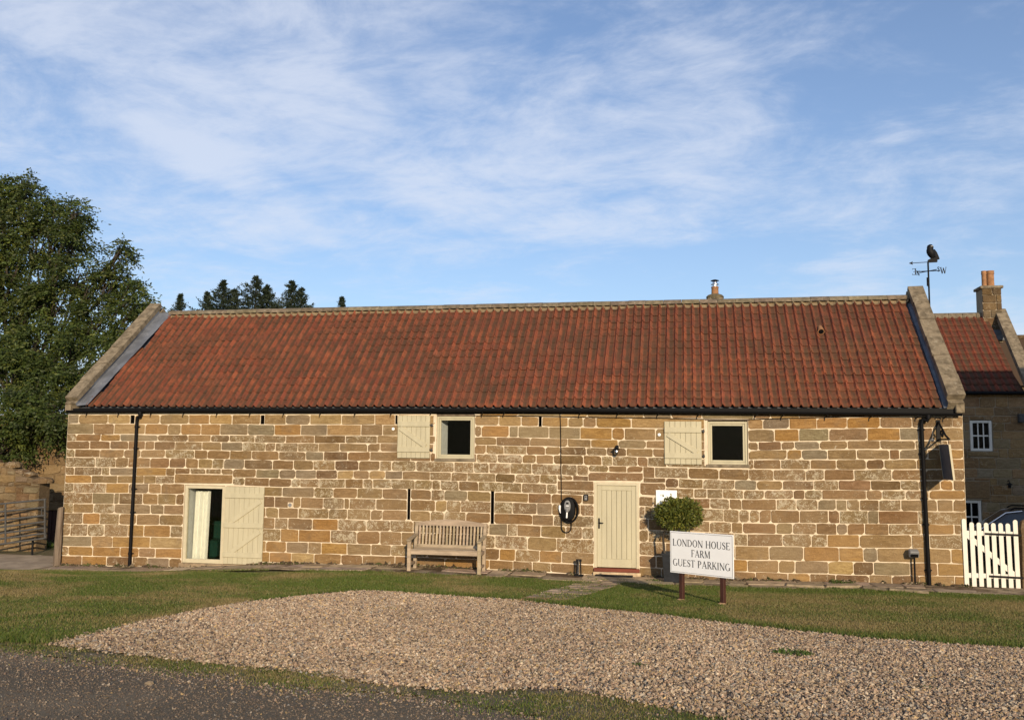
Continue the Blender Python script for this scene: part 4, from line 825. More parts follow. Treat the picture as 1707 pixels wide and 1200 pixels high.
# chimney flue behind the ridge
P = at(1192, 497, 4.3); CH = MB(); cz = P[2]
CH.box(P[0] - .2, P[0] + .2, 4.12, 4.52, cz - 1.6, cz - 0.02); CHS = CH.build('chimney', M['coping'], BARN)
mb = MB((.8, .8, .7, 1)); mb.lathe([(0.23, -0.04), (0.245, 0.04), (0.20, 0.085), (0.13, 0.11)], (P[0], 4.32, cz), 20); mb.build('flaunching', M['ridge'], CHS, smooth=True)
mb = MB(); mb.lathe([(0.10, 0.09), (0.095, 0.27), (0.105, 0.29), (0.105, 0.32)], (P[0], 4.32, cz), 18); mb.build('chimney_pot', M['pot_clay'], CHS, smooth=True)
mb = MB(); mb.lathe([(0.075, 0.32), (0.075, 0.38), (0.11, 0.385), (0.11, 0.40), (0.075, 0.41), (0.065, 0.46)], (P[0], 4.32, cz), 16); mb.build('cowl_collar', M['steel'], CHS, smooth=True)
mb = MB(); mb.lathe([(0.115, 0.49), (0.118, 0.50), (0.05, 0.525), (0.015, 0.53)], (P[0], 4.32, cz), 18); [mb.tube([(P[0] + .06 * math.cos(a), 4.32 + .06 * math.sin(a), cz + .44), (P[0] + .07 * math.cos(a), 4.32 + .07 * math.sin(a), cz + .5)], .006, 5) for a in (0.6, 2.7, 4.8)]; mb.build('cowl_cap', M['iron'], CHS, smooth=True)

# joinery ------------------------------------------------------------------
def framed(name, Rr, w, y0, y1, mat, parent, wb=None):
    x0, x1, z0, z1 = Rr; wb = wb or w; o = MB()
    o.box(x0, x0 + w, y0, y1, z0, z1, .006); o.box(x1 - w, x1, y0, y1, z0, z1, .006); o.box(x0 + w, x1 - w, y0 + .002, y1, z1 - w, z1, .006); o.box(x0 + w, x1 - w, y0 + .002, y1, z0, z0 + wb, .006)
    return o.build(name, mat, parent)
def pane(Rr, y, parent): return MB().box(Rr[0], Rr[1], y, y + 0.006, Rr[2], Rr[3]).build('pane', M['glass'], parent)
def window(Rr, lift=0.0):
    x0, x1, z0, z1 = Rr; fr = [x0 + .015, x1 - .015, z0 + .02, z1 - .02]
    Wd = framed('window', fr, 0.05, 0.015, 0.10, M['sage'], BARN); tag(Wd, 'sage painted window frame set in the stone wall')
    si = [fr[0] + .052, fr[1] - .052, fr[2] + .052, fr[3] - .052]
    sa = framed('sash', si, 0.045, 0.035, 0.085, M['sage'], Wd)
    pane([si[0] + .04, si[1] - .04, si[2] + .04, si[3] - .04], 0.06, Wd)
    mb = MB(); mb.box(x0 - .03, x1 + .03, -0.035, 0.03, z0 - 0.045, z0 + .018, .008); mb.build('sill', M['coping'], Wd)
    if x0 < 0: mb = MB(); mb.add([(si[0], .09, z0), (si[0] + .10, .46, z0), (si[0] + .10, .46, z1), (si[0], .09, z1)], [(0, 1, 2, 3)]); mb.build('plaster_reveal', M['reveal'], Wd)
    return Wd
O1 = list(O_win1); O1[3] = at(760, 692.5)[2]
WN1 = window(O1); WN2 = window(O_win2)
mb = MB(); mb.box(O_win1[0] - .12, O_win1[1] + .1, 0.02, 0.3, O1[3] - .01, WTOP + .03); mb.build('timber_lintel', M['post'], BARN)
mb = MB(); mb.box(O_win2[0] - .05, O_win2[1] + .05, -.016, 0.3, O_win2[3] + .004, O_win2[3] + .035); mb.build('timber_lintel', M['post'], BARN)
# cream rendered reveal left of each upper window
for Wd, x_, za, zb in ((WN1, O_win1[0], O1[2] - .02, O1[3] + .02), (WN2, O_win2[0], O_win2[2] - .02, O_win2[3] + .03)):
    mb = MB(); mb.box(x_ - .075, x_ + .012, -.012, .05, za, zb, .008); mb.build('render_band', M['mortar'], Wd)
def shutter(tl, tr, bl, br, brace, ledges, Y=-0.055, nb=7):
    A, B, C, D = at(*tl, Y), at(*tr, Y), at(*bl, Y), at(*br, Y); x0 = (A[0] + C[0]) / 2; x1 = (B[0] + D[0]) / 2; z1 = (A[2] + B[2]) / 2; z0 = (C[2] + D[2]) / 2
    SH = MB(); SH.box(x0 + .01, x1 - .01, Y + .028, Y + .033, z0 + .01, z1 - .01); SH = SH.build('shutter', M['sage'], BARN); w = (x1 - x0) / nb
    for i in range(nb): mb = MB(); mb.box(x0 + i * w + .0025, x0 + (i + 1) * w - .0025, Y + .004, Y + .026, z0, z1, .004); mb.build('board', M['sage'], SH)
    for t in ledges: zc = z0 + (z1 - z0) * t; mb = MB(); mb.box(x0 + .004, x1 - .004, Y - .024, Y + .003, zc - .062, zc + .062, .005); mb.build('ledge', M['sage'], SH)
    for (u0, v0, u1, v1) in brace:
        P, Q = np.array([x0 + (x1 - x0) * u0, Y - .0105, z0 + (z1 - z0) * v0]), np.array([x0 + (x1 - x0) * u1, Y - .0105, z0 + (z1 - z0) * v1])
        mb = MB(); mb.bar(P, Q, 0.025, 0.115, up=(0, 1, 0) if False else (0, 0, 1), b=.004); mb.build('brace', M['sage'], SH)
    return SH, (x0, x1, z0, z1)
S1, r1 = shutter((663, 692.5), (717.5, 692.5), (662, 763), (715.5, 763.5), [(0.09, 0.70, 0.88, 0.28)], (0.80, 0.20))
S2, r2 = shutter((1107, 702), (1169.5, 702.5), (1108, 773.5), (1170, 774), [(0.09, 0.70, 0.88, 0.28)], (0.80, 0.20))
S3, r3 = shutter((375, 811), (440.5, 811.5), (370.5, 941), (436.5, 940), [(0.22, 0.555, 0.92, 0.82), (0.22, 0.155, 0.92, 0.43)], (0.885, 0.50, 0.12), nb=8)
for SH, r_ in ((S1, r1), (S2, r2)):
    for t in (0.78, 0.20):
        zc = r_[2] + (r_[3] - r_[2]) * t; mb = MB(); mb.box(r_[1] - .02, r_[1] + .07, -.075, -.06, zc - .012, zc + .012); mb.tube([(r_[1] + .05, -.055, zc - .04), (r_[1] + .05, -.055, zc + .04)], .012, 8); mb.box(r_[1] + .03, r_[1] + .07, -.06, -.01, zc - .03, zc - .01); mb.build('hinge', M['galv'], SH)
# glazed left opening
x0, x1, z0, z1 = O_ldoor; z0 = at(338, 938.5)[2]
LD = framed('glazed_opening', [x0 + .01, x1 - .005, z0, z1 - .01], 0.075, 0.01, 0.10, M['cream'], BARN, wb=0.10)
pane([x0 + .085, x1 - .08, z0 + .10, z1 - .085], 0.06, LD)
mb = MB(); mb.add([(x0 + .06, .10, z0), (x0 + .09, .50, z0), (x0 + .09, .50, z1), (x0 + .06, .10, z1)], [(0, 1, 2, 3)]); mb.build('plaster_reveal', M['reveal'], LD)
mb = MB(); V = []; n = 40
for k in range(n + 1):
    u = k / n; xx_ = x0 + 0.115 + 0.43 * u; yy = 0.31 + 0.035 * math.sin(u * 26) + 0.02 * math.sin(u * 11 + 1)
    V += [(xx_ - .02, yy, z0 + .06), (xx_ + .02, yy * .98, z1 - .16)]
mb.add(V, [(2 * k, 2 * k + 2, 2 * k + 3, 2 * k + 1) for k in range(n)]); tag(mb.build('curtain', M['curtain'], LD, smooth=True), 'cream curtain hanging behind the glass')
mb = MB(); mb.box(x0 - .05, x0 + .6, .62, 1.25, z0 + .05, z0 + .50, .05); mb.box(x0 - .05, x0 + .6, 1.12, 1.30, z0 + .45, z0 + .95, .06); tag(mb.build('green_seat', M['green_cloth']), 'dark green furniture inside, seen through the left glazed opening', 'furniture')
mb = MB((.8, .75, .68, 1)); mb.box(x0 - .06, x1 + 1.0, -.05, .05, z0 - .12, z0 - .004, .012); mb.build('threshold', M['flag'], BARN)
# front door
x0, x1, z0, z1 = O_door; z0 = 0.045
DF = MB(); DF.box(x0, x0 + .065, -.006, .10, z0, z1, .006); DF.box(x1 - .065, x1, -.006, .10, z0, z1, .006); DF.box(x0 + .065, x1 - .065, -.004, .10, z1 - .07, z1, .006)
DF = DF.build('door', M['cream'], BARN); tag(DF, 'sage painted plank door in a cream frame')
a, b, c, d = x0 + .068, x1 - .068, z0 + .012, z1 - .075
mb = MB(); mb.box(a, a + .105, .02, .065, c, d, .004); mb.box(b - .105, b, .02, .065, c, d, .004); mb.box(a + .105, b - .105, .022, .065, d - .11, d, .004); mb.box(a + .105, b - .105, .022, .065, c, c + .19, .004); mb.build('leaf_frame', M['sage'], DF)
nb = 6; w = (b - a - .21) / nb
for i in range(nb): mb = MB(); mb.box(a + .105 + i * w + .003, a + .105 + (i + 1) * w - .003, .034, .06, c + .19, d - .11, .005); mb.build('board', M['sage'], DF)
mb = MB(); mb.box(a, b, .062, .066, c, d); mb.build('backing', M['sage'], DF)
hz = at(998, 872)[2]; mb = MB(); mb.box(a + .025, a + .063, .004, .02, hz - .12, hz + .12, .006); mb.tube([(a + .045, .02, hz + .02), (a + .045, -.035, hz + .02), (a + .06, -.045, hz + .02), (a + .15, -.045, hz + .012)], .011, 8); mb.build('handle', M['iron'], DF, smooth=True)
mb = MB(); mb.box(x0 - .01, x1 + .01, -.06, .08, z0 - .085, z0 - .004, .008); mb.build('sill', M['redsill'], DF)
mb = MB((1.5, 1.45, 1.3, 1)); mb.box(x0 - .02, x1 + .04, -.09, .05, -.16, z0 - .088, .01); mb.build('doorstep', M['flag'], BARN)
# round vent caps in the wall
for px, py, r in ((484, 841.5, .05),):
    P = at(px, py); mb = MB(); mb.box(P[0] - .065, P[0] + .065, -.024, .01, P[2] - .07, P[2] + .065, .01); v_ = mb.build('vent', M['mortar'], BARN); mb = MB(); mb.lathe([(.05, 0), (.045, .012), (.0, .014)], (P[0], -.024, P[2]), 14, axis=((1, 0, 0), (0, 0, 1), (0, -1, 0))); mb.build('vent_cover', M['grey'], v_)
for px, py in ((1099, 724.5), (656, 715)):
    P = at(px, py); mb = MB(); mb.lathe([(.038, 0), (.036, .02), (.015, .03)], (P[0], -.012, P[2]), 12, axis=((1, 0, 0), (0, 0, 1), (0, -1, 0))); mb.build('vent_cap', M['paper'], BARN, smooth=True)

for R_ in (O_slotL, O_slotR, O_v1, O_v2, O_v3, O_v4):  # added dark faces inside the slits; their shade is put into the colour
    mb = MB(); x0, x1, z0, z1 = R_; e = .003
    mb.add([(x0 + e, .02, z0 + e), (x1 - e, .02, z0 + e), (x1 - e, .02, z1 - e), (x0 + e, .02, z1 - e), (x0 + e, .44, z0 + e), (x1 - e, .44, z0 + e), (x1 - e, .44, z1 - e), (x0 + e, .44, z1 - e)], [(4, 5, 6, 7), (0, 1, 5, 4), (1, 2, 6, 5), (2, 3, 7, 6), (3, 0, 4, 7)]); mb.build('slit_shade_lining', M['dark_room'], BARN)
# ------------------------------------------------------------------ lettering (roman capitals drawn as strokes)
def _stroke(pts, ws):
    out = []
    for i in range(len(pts) - 1):
        p, q = np.array(pts[i], float), np.array(pts[i + 1], float); d = q - p; n_ = np.array([-d[1], d[0]]) / (np.linalg.norm(d) + 1e-9); a, b = (ws[i] / 2, ws[i + 1] / 2) if hasattr(ws, '__len__') else (ws / 2, ws / 2)
        out.append([p - n_ * a, q - n_ * b, q + n_ * b, p + n_ * a])
    return out
def _rect(x0, y0, x1, y1): return [[(x0, y0), (x1, y0), (x1, y1), (x0, y1)]]
TK, TN, SF = 0.145, 0.062, 0.055
def _stem(x, y0=0, y1=1, w=TK, top=True, bot=True):
    o = _rect(x, y0, x + w, y1)
    if bot: o += _rect(x - SF, y0, x + w + SF, y0 + .045)
    if top: o += _rect(x - SF, y1 - .045, x + w + SF, y1)
    return o
def _ring(cx, cy, rx, ry, a0, a1, n=16, tk=TK, tn=TN):
    o = []
    for i in range(n):
        P = []
        for a, inner in ((a0 + (a1 - a0) * i / n, 0), (a0 + (a1 - a0) * (i + 1) / n, 0), (a0 + (a1 - a0) * (i + 1) / n, 1), (a0 + (a1 - a0) * i / n, 1)):
            P.append((cx + (rx - tk * inner) * math.cos(a), cy + (ry - tn * inner) * math.sin(a)))
        o.append(P)
    return o
def glyph(c):
    pi = math.pi
    if c == 'L': return _stem(.06) + _rect(.2, 0, .62, TN) + _rect(.57, 0, .62, .22), .68
    if c == 'O': return _ring(.42, .5, .40, .51, 0, 2 * pi, 26), .84
    if c == 'N': return _stem(.10, w=TN) + _stem(.70, w=TN, bot=False) + _stroke([(.10, .98), (.74, .0)], TK), .86
    if c == 'D': return _stem(.06) + _ring(.30, .5, .48, .5, -pi / 2, pi / 2, 16) + _rect(.2, 0, .32, TN) + _rect(.2, 1 - TN, .32, 1), .82
    if c == 'H': return _stem(.06) + _stem(.62) + _rect(.2, .47, .64, .53), .84
    if c == 'U': return _stem(.06, y0=.3, bot=False) + _stem(.66, y0=.3, w=TN, bot=False) + _ring(.395, .32, .335, .33, pi, 2 * pi, 14, .12), .82
    if c == 'S': return _stroke([(.50, .74), (.47, .90), (.34, .965), (.20, .95), (.10, .84), (.10, .70), (.20, .59), (.38, .48), (.48, .36), (.50, .22), (.42, .09), (.28, .035), (.14, .06), (.07, .18), (.06, .28)], [.05, .07, .07, .07, .10, .13, .16, .16, .15, .12, .09, .07, .07, .06, .05]), .58
    if c == 'E': return _stem(.06) + _rect(.2, 0, .60, TN) + _rect(.2, 1 - TN, .58, 1) + _rect(.2, .48, .46, .54) + _rect(.55, 0, .60, .2) + _rect(.53, .82, .58, 1), .66
    if c == 'F': return _stem(.06) + _rect(.2, 1 - TN, .56, 1) + _rect(.2, .46, .44, .52) + _rect(.51, .8, .56, 1), .60
    if c == 'A': return _stroke([(.08, 0), (.40, 1)], TN) + _stroke([(.38, 1), (.72, 0)], TK) + _rect(.18, .30, .62, .35) + _rect(0, 0, .2, .045) + _rect(.56, 0, .86, .045), .84
    if c == 'R': return _stem(.06) + _ring(.30, .745, .30, .255, -pi / 2, pi / 2, 12) + _rect(.2, .49, .32, .55) + _rect(.2, 1 - TN, .32, 1) + _stroke([(.34, .5), (.68, .0)], TK) + _rect(.62, 0, .78, .045), .74
    if c == 'M': return _stem(.10, w=TN, top=True) + _stroke([(.14, 1), (.48, .05)], TK) + _stroke([(.48, .05), (.82, 1)], TN) + _stem(.78), 1.02
    if c == 'G': return _ring(.42, .5, .40, .51, .28 * pi, 1.72 * pi, 20) + _stem(.62, 0.06, .42, bot=False), .84
    if c == 'T': return _stem(.28, top=False) + _rect(.02, 1 - TN, .70, 1) + _rect(.02, .8, .07, 1) + _rect(.65, .8, .70, 1), .72
    if c == 'P': return _stem(.06) + _ring(.30, .72, .32, .28, -pi / 2, pi / 2, 12) + _rect(.2, .44, .32, .50) + _rect(.2, 1 - TN, .32, 1), .66
    if c == 'K': return _stem(.06) + _stroke([(.2, .42), (.60, 1)], TN) + _stroke([(.32, .58), (.68, 0)], TK) + _rect(.50, .955, .72, 1) + _rect(.60, 0, .80, .045), .76
    if c == 'I': return _stem(.08), .32
    if c == 'W': return _stroke([(.06, 1), (.28, 0)], TK) + _stroke([(.28, 0), (.46, .9)], TN) + _stroke([(.44, .9), (.66, 0)], TK) + _stroke([(.66, 0), (.86, 1)], TN) + _rect(0, .955, .2, 1) + _rect(.76, .955, .95, 1), .96
    return [], .34
def text_width(s, sp=.06): return sum(glyph(c)[1] + sp for c in s) - sp
def put_text(mb, s, o, ax, ay, nrm, h, sp=.06, center=True, depth=0.0015, wsc=1.0):
    ax, ay, nrm = (np.asarray(q, float) for q in (ax, ay, nrm)); x = -text_width(s, sp) / 2 if center else 0.0
    for ci, c in enumerate(s):
        P, w = glyph(c)
        for pi_, p in enumerate(P):
            if abs(sum(p[k][0] * p[(k + 1) % 4][1] - p[(k + 1) % 4][0] * p[k][1] for k in range(len(p)))) < 1e-6: continue
            mb.add([np.asarray(o) + ax * (x + u) * h * wsc + ay * (v - .5) * h + nrm * (depth + .00006 * (pi_ % 9)) for u, v in p], [tuple(range(len(p)))])
        x += w + sp
# ------------------------------------------------------------------ guest parking sign
A = ground(1137, 1001); B = ground(1205.5, 1008); d2 = (B - A)[:2]; d2 /= np.linalg.norm(d2)
SIGN = thing('parking_sign', 'white guest parking sign board on two dark brown posts on the lawn', 'sign', (A + B) / 2)
dep = (A + B)[:2] / 2
ax = np.array([d2[0], d2[1], 0.0]); nm = np.array([d2[1], -d2[0], 0.0])
pn = lambda p: on_plane(*p, np.array([A[0], A[1], 0]) + nm * 0.06, nm)
tl, tr, bl, br = pn((1116.5, 884.5)), pn((1222, 891.5)), pn((1117.5, 955.5)), pn((1222.5, 962.5))
for P, top in ((A, (tl + tr) / 2), (B, (tl + tr) / 2)):
    mb = MB(); tz = tl[2] - .12; mb.bar((P[0], P[1], P[2] - .25), (P[0], P[1], tz), .075, .075, up=tuple(nm), b=.006); mb.build('post', M['brown'], SIGN)
for P in (A, B): 
    mb = MB((1.2, .95, .75, 1)); mb.lathe([(.07, -.03), (.075, .012), (.05, .028), (.0, .03)], (P[0] - .02, P[1] - .03, float(gz(P[0], P[1])) + .01), 9); mb.build('concrete_footing', M['flag'], SIGN)
bw = np.linalg.norm(tr - tl); bx = (tr - tl) / bw; by = ((tl - bl) + (tr - br)) / 2; bh = np.linalg.norm(by); by = by / bh; cen = (tl + tr + bl + br) / 4; bn = np.cross(bx, by); bn /= np.linalg.norm(bn)
if np.dot(bn, CAM - cen) < 0: bn = -bn
mb = MB(); mb.obox(cen - bn * .010, bx, by, bn, bw, bh, .012, .003); BRD = mb.build('board', M['paper'], SIGN)
mb = MB(); t_ = .0045
for sx, sy, lx_, ly_ in ((0, bh / 2 - .022, bw - .044, t_), (0, -bh / 2 + .022, bw - .044, t_), (bw / 2 - .022, 0, t_, bh - .05), (-bw / 2 + .022, 0, t_, bh - .05)):
    mb.obox(cen + bx * sx + by * sy - bn * .0035, bx, by, bn, lx_, ly_, .002)
mb.build('border', M['ink'], BRD)
hh = bh * 0.168
for s_, v, wd in (('LONDON HOUSE', 0.235, .905), ('FARM', 0.0, .30), ('GUEST PARKING', -0.245, .905)):
    mb = MB(); wsc = wd * bw / (text_width(s_) * hh); put_text(mb, s_, cen + by * bh * v - bn * .004, bx, by, bn, hh, depth=.002, wsc=wsc); mb.build('text_line', M['ink'], BRD)

# ------------------------------------------------------------------ bench
YF, YB = -0.80, -0.27
xl = at(682, 930, YF)[0]; xr = at(799, 930, YF)[0]; zl = float(gz(xl, YF)) + .03; zr = float(gz(xr, YF)) + .03; zb_ = (zl + zr) / 2
BEN = thing('garden_bench', 'weathered slatted teak bench with arms against the barn wall', 'bench', ((xl + xr) / 2, (YF + YB) / 2, zb_))
def tk(v=None): v = v or random.uniform(0.85, 1.2); return MB((v, v * random.uniform(.95, 1.02), v * random.uniform(.9, 1.02), 1))
ztop = at(752, 866, YB)[2]; zseat = at(740, 917, YF)[2] ; LG = .085
for x, z in ((xl, zl), (xr, zr)):
    mb = tk(1.1); mb.box(x - LG / 2, x + LG / 2, YF - .035, YF + .035, z - .06, zseat + .20, .006); mb.build('leg', M['teak'], BEN)
    mb = tk(1.0); P = np.array([x, YB - .06, z - .06]); Q = np.array([x, YB - .03, zseat]); T = np.array([x, YB + .07, ztop - .08]); mb.bar(P, Q, LG * .9, .07, up=(0, 1, 0), b=.006); mb.bar(Q, T, LG * .9, .065, up=(0, 1, 0), b=.006); mb.build('back_post', M['teak'], BEN)
    mb = tk(.85); mb.bar((x, YF - .09, zseat + .205), (x, YB + .02, zseat + .30), .10, .045, b=.012); mb.build('armrest', M['teak'], BEN)
    mb = tk(.9); mb.box(x - .02, x + .02, YF + .035, YB - .06, zseat - .11, zseat - .03, .005); mb.build('side_rail', M['teak'], BEN)
    mb = tk(.8); mb.box(x - .02, x + .02, YF + .035, YB - .08, z + .10, z + .16, .005); mb.build('stretcher', M['teak'], BEN)
mb = tk(1.1); mb.box(xl + LG / 2, xr - LG / 2, YF - .025, YF + .01, zseat - .11, zseat - .012, .006); mb.build('front_rail', M['teak'], BEN)
for i in range(6): y0 = YF - .035 + i * .093; mb = tk(); mb.box(xl + LG / 2 - .01, xr - LG / 2 + .01, y0, y0 + .082, zseat - .012 - .012 * math.sin(i / 5 * 3.1), zseat + .012 - .012 * math.sin(i / 5 * 3.1), .005); mb.build('seat_slat', M['teak'], BEN)
zb0, zb1 = zseat + .075, ztop - .15
mb = tk(.95); mb.bar((xl + LG / 2, YB - .022, zb0 - .035), (xr - LG / 2, YB - .022, zb0 - .035), .03, .07, b=.005); mb.build('lower_back_rail', M['teak'], BEN)
poly = [(xl + .03, zb1)] + [(xr - .03, zb1)] + [(xr - .03 - (xr - xl - .06) * t, zb1 + .075 + .075 * math.sin(math.pi * t)) for t in np.linspace(0, 1, 13)]
mb = tk(1.0); mb.prism(poly, (0, YB + .035, 0), (1, 0, 0), (0, 0, 1), (0, 1, 0), .035); mb.build('top_rail', M['teak'], BEN)
NS = 19
for i in range(NS):
    x = xl + LG / 2 + (xr - xl - LG) * (i + .5) / NS; w = .042; mb = tk(); mb.bar((x, YB - .018, zb0 - .005), (x, YB + .045, zb1 + .01), w, .016, up=(0, 1, 0), b=.003); mb.build('back_slat', M['teak'], BEN)

# ------------------------------------------------------------------ wall fittings
P = at(948, 848, 0.0); EV = thing('car_charger', 'black oval electric car charger with coiled cable on the barn wall', 'car charger', (P[0], 0, P[2]))
ex, ez = P[0], P[2]
def oval(mb, rx, rz, y0, y1, dx=0, dz=0, n=28, k=1.0, bev=.02, sq=2.4):
    prof = [(1.0, y0), (1.0, y1 + bev), (0.96, y1 + bev * .3), (0.88, y1)]; V = []; F = []
    for f, y in prof:
        for i in range(n):
            t = 2 * math.pi * i / n; c, s_ = math.cos(t), math.sin(t); e = 2 / sq
            V.append((ex + dx + rx * f * math.copysign(abs(c) ** e, c), y, ez + dz + rz * f * math.copysign(abs(s_) ** e, s_)))
    for j in range(len(prof) - 1):
        for i in range(n): F.append((j * n + i, j * n + (i + 1) % n, (j + 1) * n + (i + 1) % n, (j + 1) * n + i))
    F.append(tuple(range((len(prof) - 1) * n, len(prof) * n))); return mb.add(V, F)
oval(MB(), .165, .27, -.005, -.16).build('body', M['black'], EV, smooth=True)
oval(MB(), .075, .135, -.15, -.175, dx=-.01, dz=.075, bev=.006, sq=2.2).build('front_panel', M['grey'], EV, smooth=True)
mb = MB(); mb.box(ex - .04, ex + .02, -.18, -.17, ez + .12, ez + .16, .003); mb.build('display', M['black'], EV)
mb = MB(); mb.box(ex - .045, ex + .025, -.18, -.17, ez + .075, ez + .09, .003); mb.build('badge', M['paper'], EV)
mb = MB(); mb.lathe([(.035, -.03), (.045, 0), (.04, .04)], (ex - .01, -.19, ez - .03), 14); mb.build('plug_head', M['grey'], EV, smooth=True)
mb = MB(); mb.bar((ex - .012, -.20, ez - .03), (ex - .022, -.19, ez - .2), .035, .03, b=.008); mb.build('plug_grip', M['paper'], EV)
mb = MB(); mb.bar((ex - .195, -.09, ez + .09), (ex - .20, -.09, ez - .01), .05, .05, b=.01); mb.bar((ex - .20, -.09, ez), (ex - .165, -.09, ez - .1), .055, .05, b=.012); mb.build('side_connector', M['paper'], EV)
mb = MB(); mb.bar((ex - .195, -.08, ez - .07), (ex - .13, -.08, ez - .16), .06, .06, b=.015); mb.build('connector_base', M['black'], EV)
for i, (rx, rz, dx, dz, y) in enumerate(((.20, .275, .03, -.01, -.05), (.215, .29, .02, -.02, -.085), (.195, .27, .035, -.03, -.115))):
    mb = MB(); mb.tube([(ex + dx + rx * math.cos(t), y + .008 * math.sin(3 * t), ez + dz + rz * math.sin(t)) for t in np.linspace(0, 2 * math.pi, 40)], .016, 7, cap=False); mb.build('cable_coil', M['black'], EV, smooth=True)
lo = at(945, 887, -.04)[2]; pts = [(at(936, 862, -.04)[0], -.05, at(936, 862)[2])] + [(at(944.5, 870)[0] + .115 * math.cos(t) * (1 if True else 1), -.045, lo + .11 + .115 * math.sin(t)) for t in np.linspace(math.pi, 2 * math.pi, 12)] + [(at(953, 866)[0], -.06, at(953, 862)[2])]
MB().tube(pts, .013, 7).build('cable_loop', M['black'], EV, smooth=True)
# supply cable along the eave and down to the charger
xc = at(933.5, 692)[0]; pts = [at(x, y, -.022) for x, y in ((790, 692.5), (860, 693.2), (930, 694.2), (1000, 695.8), (1080, 696.5), (1165, 698.5), (1240, 699.3), (1300, 697.5), (1380, 695.5), (1440, 693.5))]
CAB = thing('supply_cable', 'thin black cable under the gutter dropping to the car charger', 'cable', (xc, -.02, 2.5))
mb = MB(); mb.tube(pts, .009, 6); mb.build('eave_run', M['black'], CAB)
mb = MB(); mb.tube([at(x, y, -.026) for x, y in ((933.5, 690), (934.5, 715), (935, 760), (935.5, 800), (935.8, 832), (940, 838))], .011, 6); mb.build('drop', M['black'], CAB)
P = at(977, 829); KS = thing('key_safe', 'small black key safe on the wall left of the door', 'key safe', (P[0], 0, P[2]))
mb = MB(); mb.box(P[0] - .055, P[0] + .055, -.06, -.014, P[2] - .075, P[2] + .075, .018); mb.build('case', M['black'], KS); mb = MB(); mb.box(P[0] - .03, P[0] + .03, -.068, -.055, P[2] - .055, P[2] + .05, .008); mb.build('shutter_cover', M['grey'], KS); mb = MB(); mb.lathe([(.015, 0), (.013, .012)], (P[0], -.066, P[2] + .02), 10, axis=((1, 0, 0), (0, 0, 1), (0, -1, 0))); mb.build('dial', M['black'], KS)
# lamp over the door
P = at(1026, 752); LMP = thing('wall_lamp', 'small black lantern with glass jar on the wall above the door', 'lamp', (P[0], 0, P[2]))
top = at(1028, 747, -.12); X, Z = top[0], top[2]
mb = MB(); mb.lathe([(.045, 0), (.045, .012), (.03, .02)], (X, -.014, Z + .03), 12, axis=((1, 0, 0), (0, 0, 1), (0, -1, 0))); mb.build('back_plate', M['iron'], LMP)
mb = MB(); mb.tube([(X, -.02, Z + .03), (X, -.08, Z + .06), (X, -.15, Z + .05), (X, -.17, Z + .02)], .012, 8); mb.build('arm', M['iron'], LMP, smooth=True)
mb = MB(); mb.lathe([(.015, .05), (.03, .02), (.09, -.03), (.085, -.035)], (X, -.17, Z), 16); mb.build('hood', M['iron'], LMP, smooth=True)
mb = MB(); mb.lathe([(.035, -.03), (.048, -.05), (.045, -.13), (.03, -.15)], (X, -.17, Z), 14); mb.build('glass_jar', M['steel'], LMP, smooth=True)
# owner sign half hidden behind the bay tree
a, b = at(1093.5, 816.5, -.03), at(1128.5, 842, -.03); OS = thing('wall_sign', 'small white sign on the wall partly hidden behind the bay tree', 'sign', ((a[0] + b[0]) / 2, 0, (a[2] + b[2]) / 2))
mb = MB(); mb.box(a[0], b[0], -.032, -.02, b[2], a[2], .003); mb.build('panel', M['paper'], OS); mb = MB()

for ch, fx in (('O', .76), ('W', .66)): mb = MB(); put_text(mb, ch, ((a[0] * fx + b[0] * (1 - fx)), -.0325, a[2] * .66 + b[2] * .34), (1, 0, 0), (0, 0, 1), (0, -1, 0), .045); mb.build('letter', M['ink'], OS)
for px in (1098, 1123): mb = MB(); q_ = at(px, 818, 0); mb.box(q_[0] - .015, q_[0] + .015, -.021, .0, q_[2] - .03, q_[2]); mb.build('spacer', M['grey'], OS)
# boot scraper / scraper post by the door
P = ground(965, 961); BS = thing('boot_scraper', 'short black iron post with polished bar standing left of the door', 'boot scraper', P); x, y, z = P[0], -.24, float(gz(P[0], -.24)) + .02
mb = MB(); mb.box(x - .10, x + .10, y - .07, y + .07, z, z + .03, .008); mb.build('foot_plate', M['iron'], BS)
for s_ in (-1, 1): mb = MB(); mb.bar((x + s_ * .05, y, z + .03), (x + s_ * .035, y, z + .37), .03, .03, up=(0, 1, 0), b=.006); mb.build('upright', M['iron'], BS)
mb = MB(); mb.box(x - .065, x + .065, y - .025, y + .025, z + .32, z + .38, .008); mb.build('cross_bar', M['iron'], BS); mb = MB(); mb.tube([(x, y - .02, z + .03), (x, y - .02, z + .36)], .013, 8); mb.build('polished_rod', M['steel'], BS, smooth=True)
# doormat
a, b, c, d = (ground(*p) for p in ((992, 962.5), (1054, 965.5), (1057, 959), (996, 957.5))); mb = MB(); zz = max(float(gz(p[0], p[1])) for p in (a, b, c, d)) + .048
mb.prism([(p[0], p[1]) for p in (a, b, c, d)], (0, 0, zz - .015), (1, 0, 0), (0, 1, 0), (0, 0, 1), .025); tag(mb.build('doormat', M['mat']), 'black rubber doormat on the step in front of the door', 'doormat')
mb = MB((1.25, 1.2, 1.1, 1)); mb.box(-.75, .85, -.85, -.10, zz - .2, zz - .016, .012); mb.build('flagstone', M['flag'], PAVE)
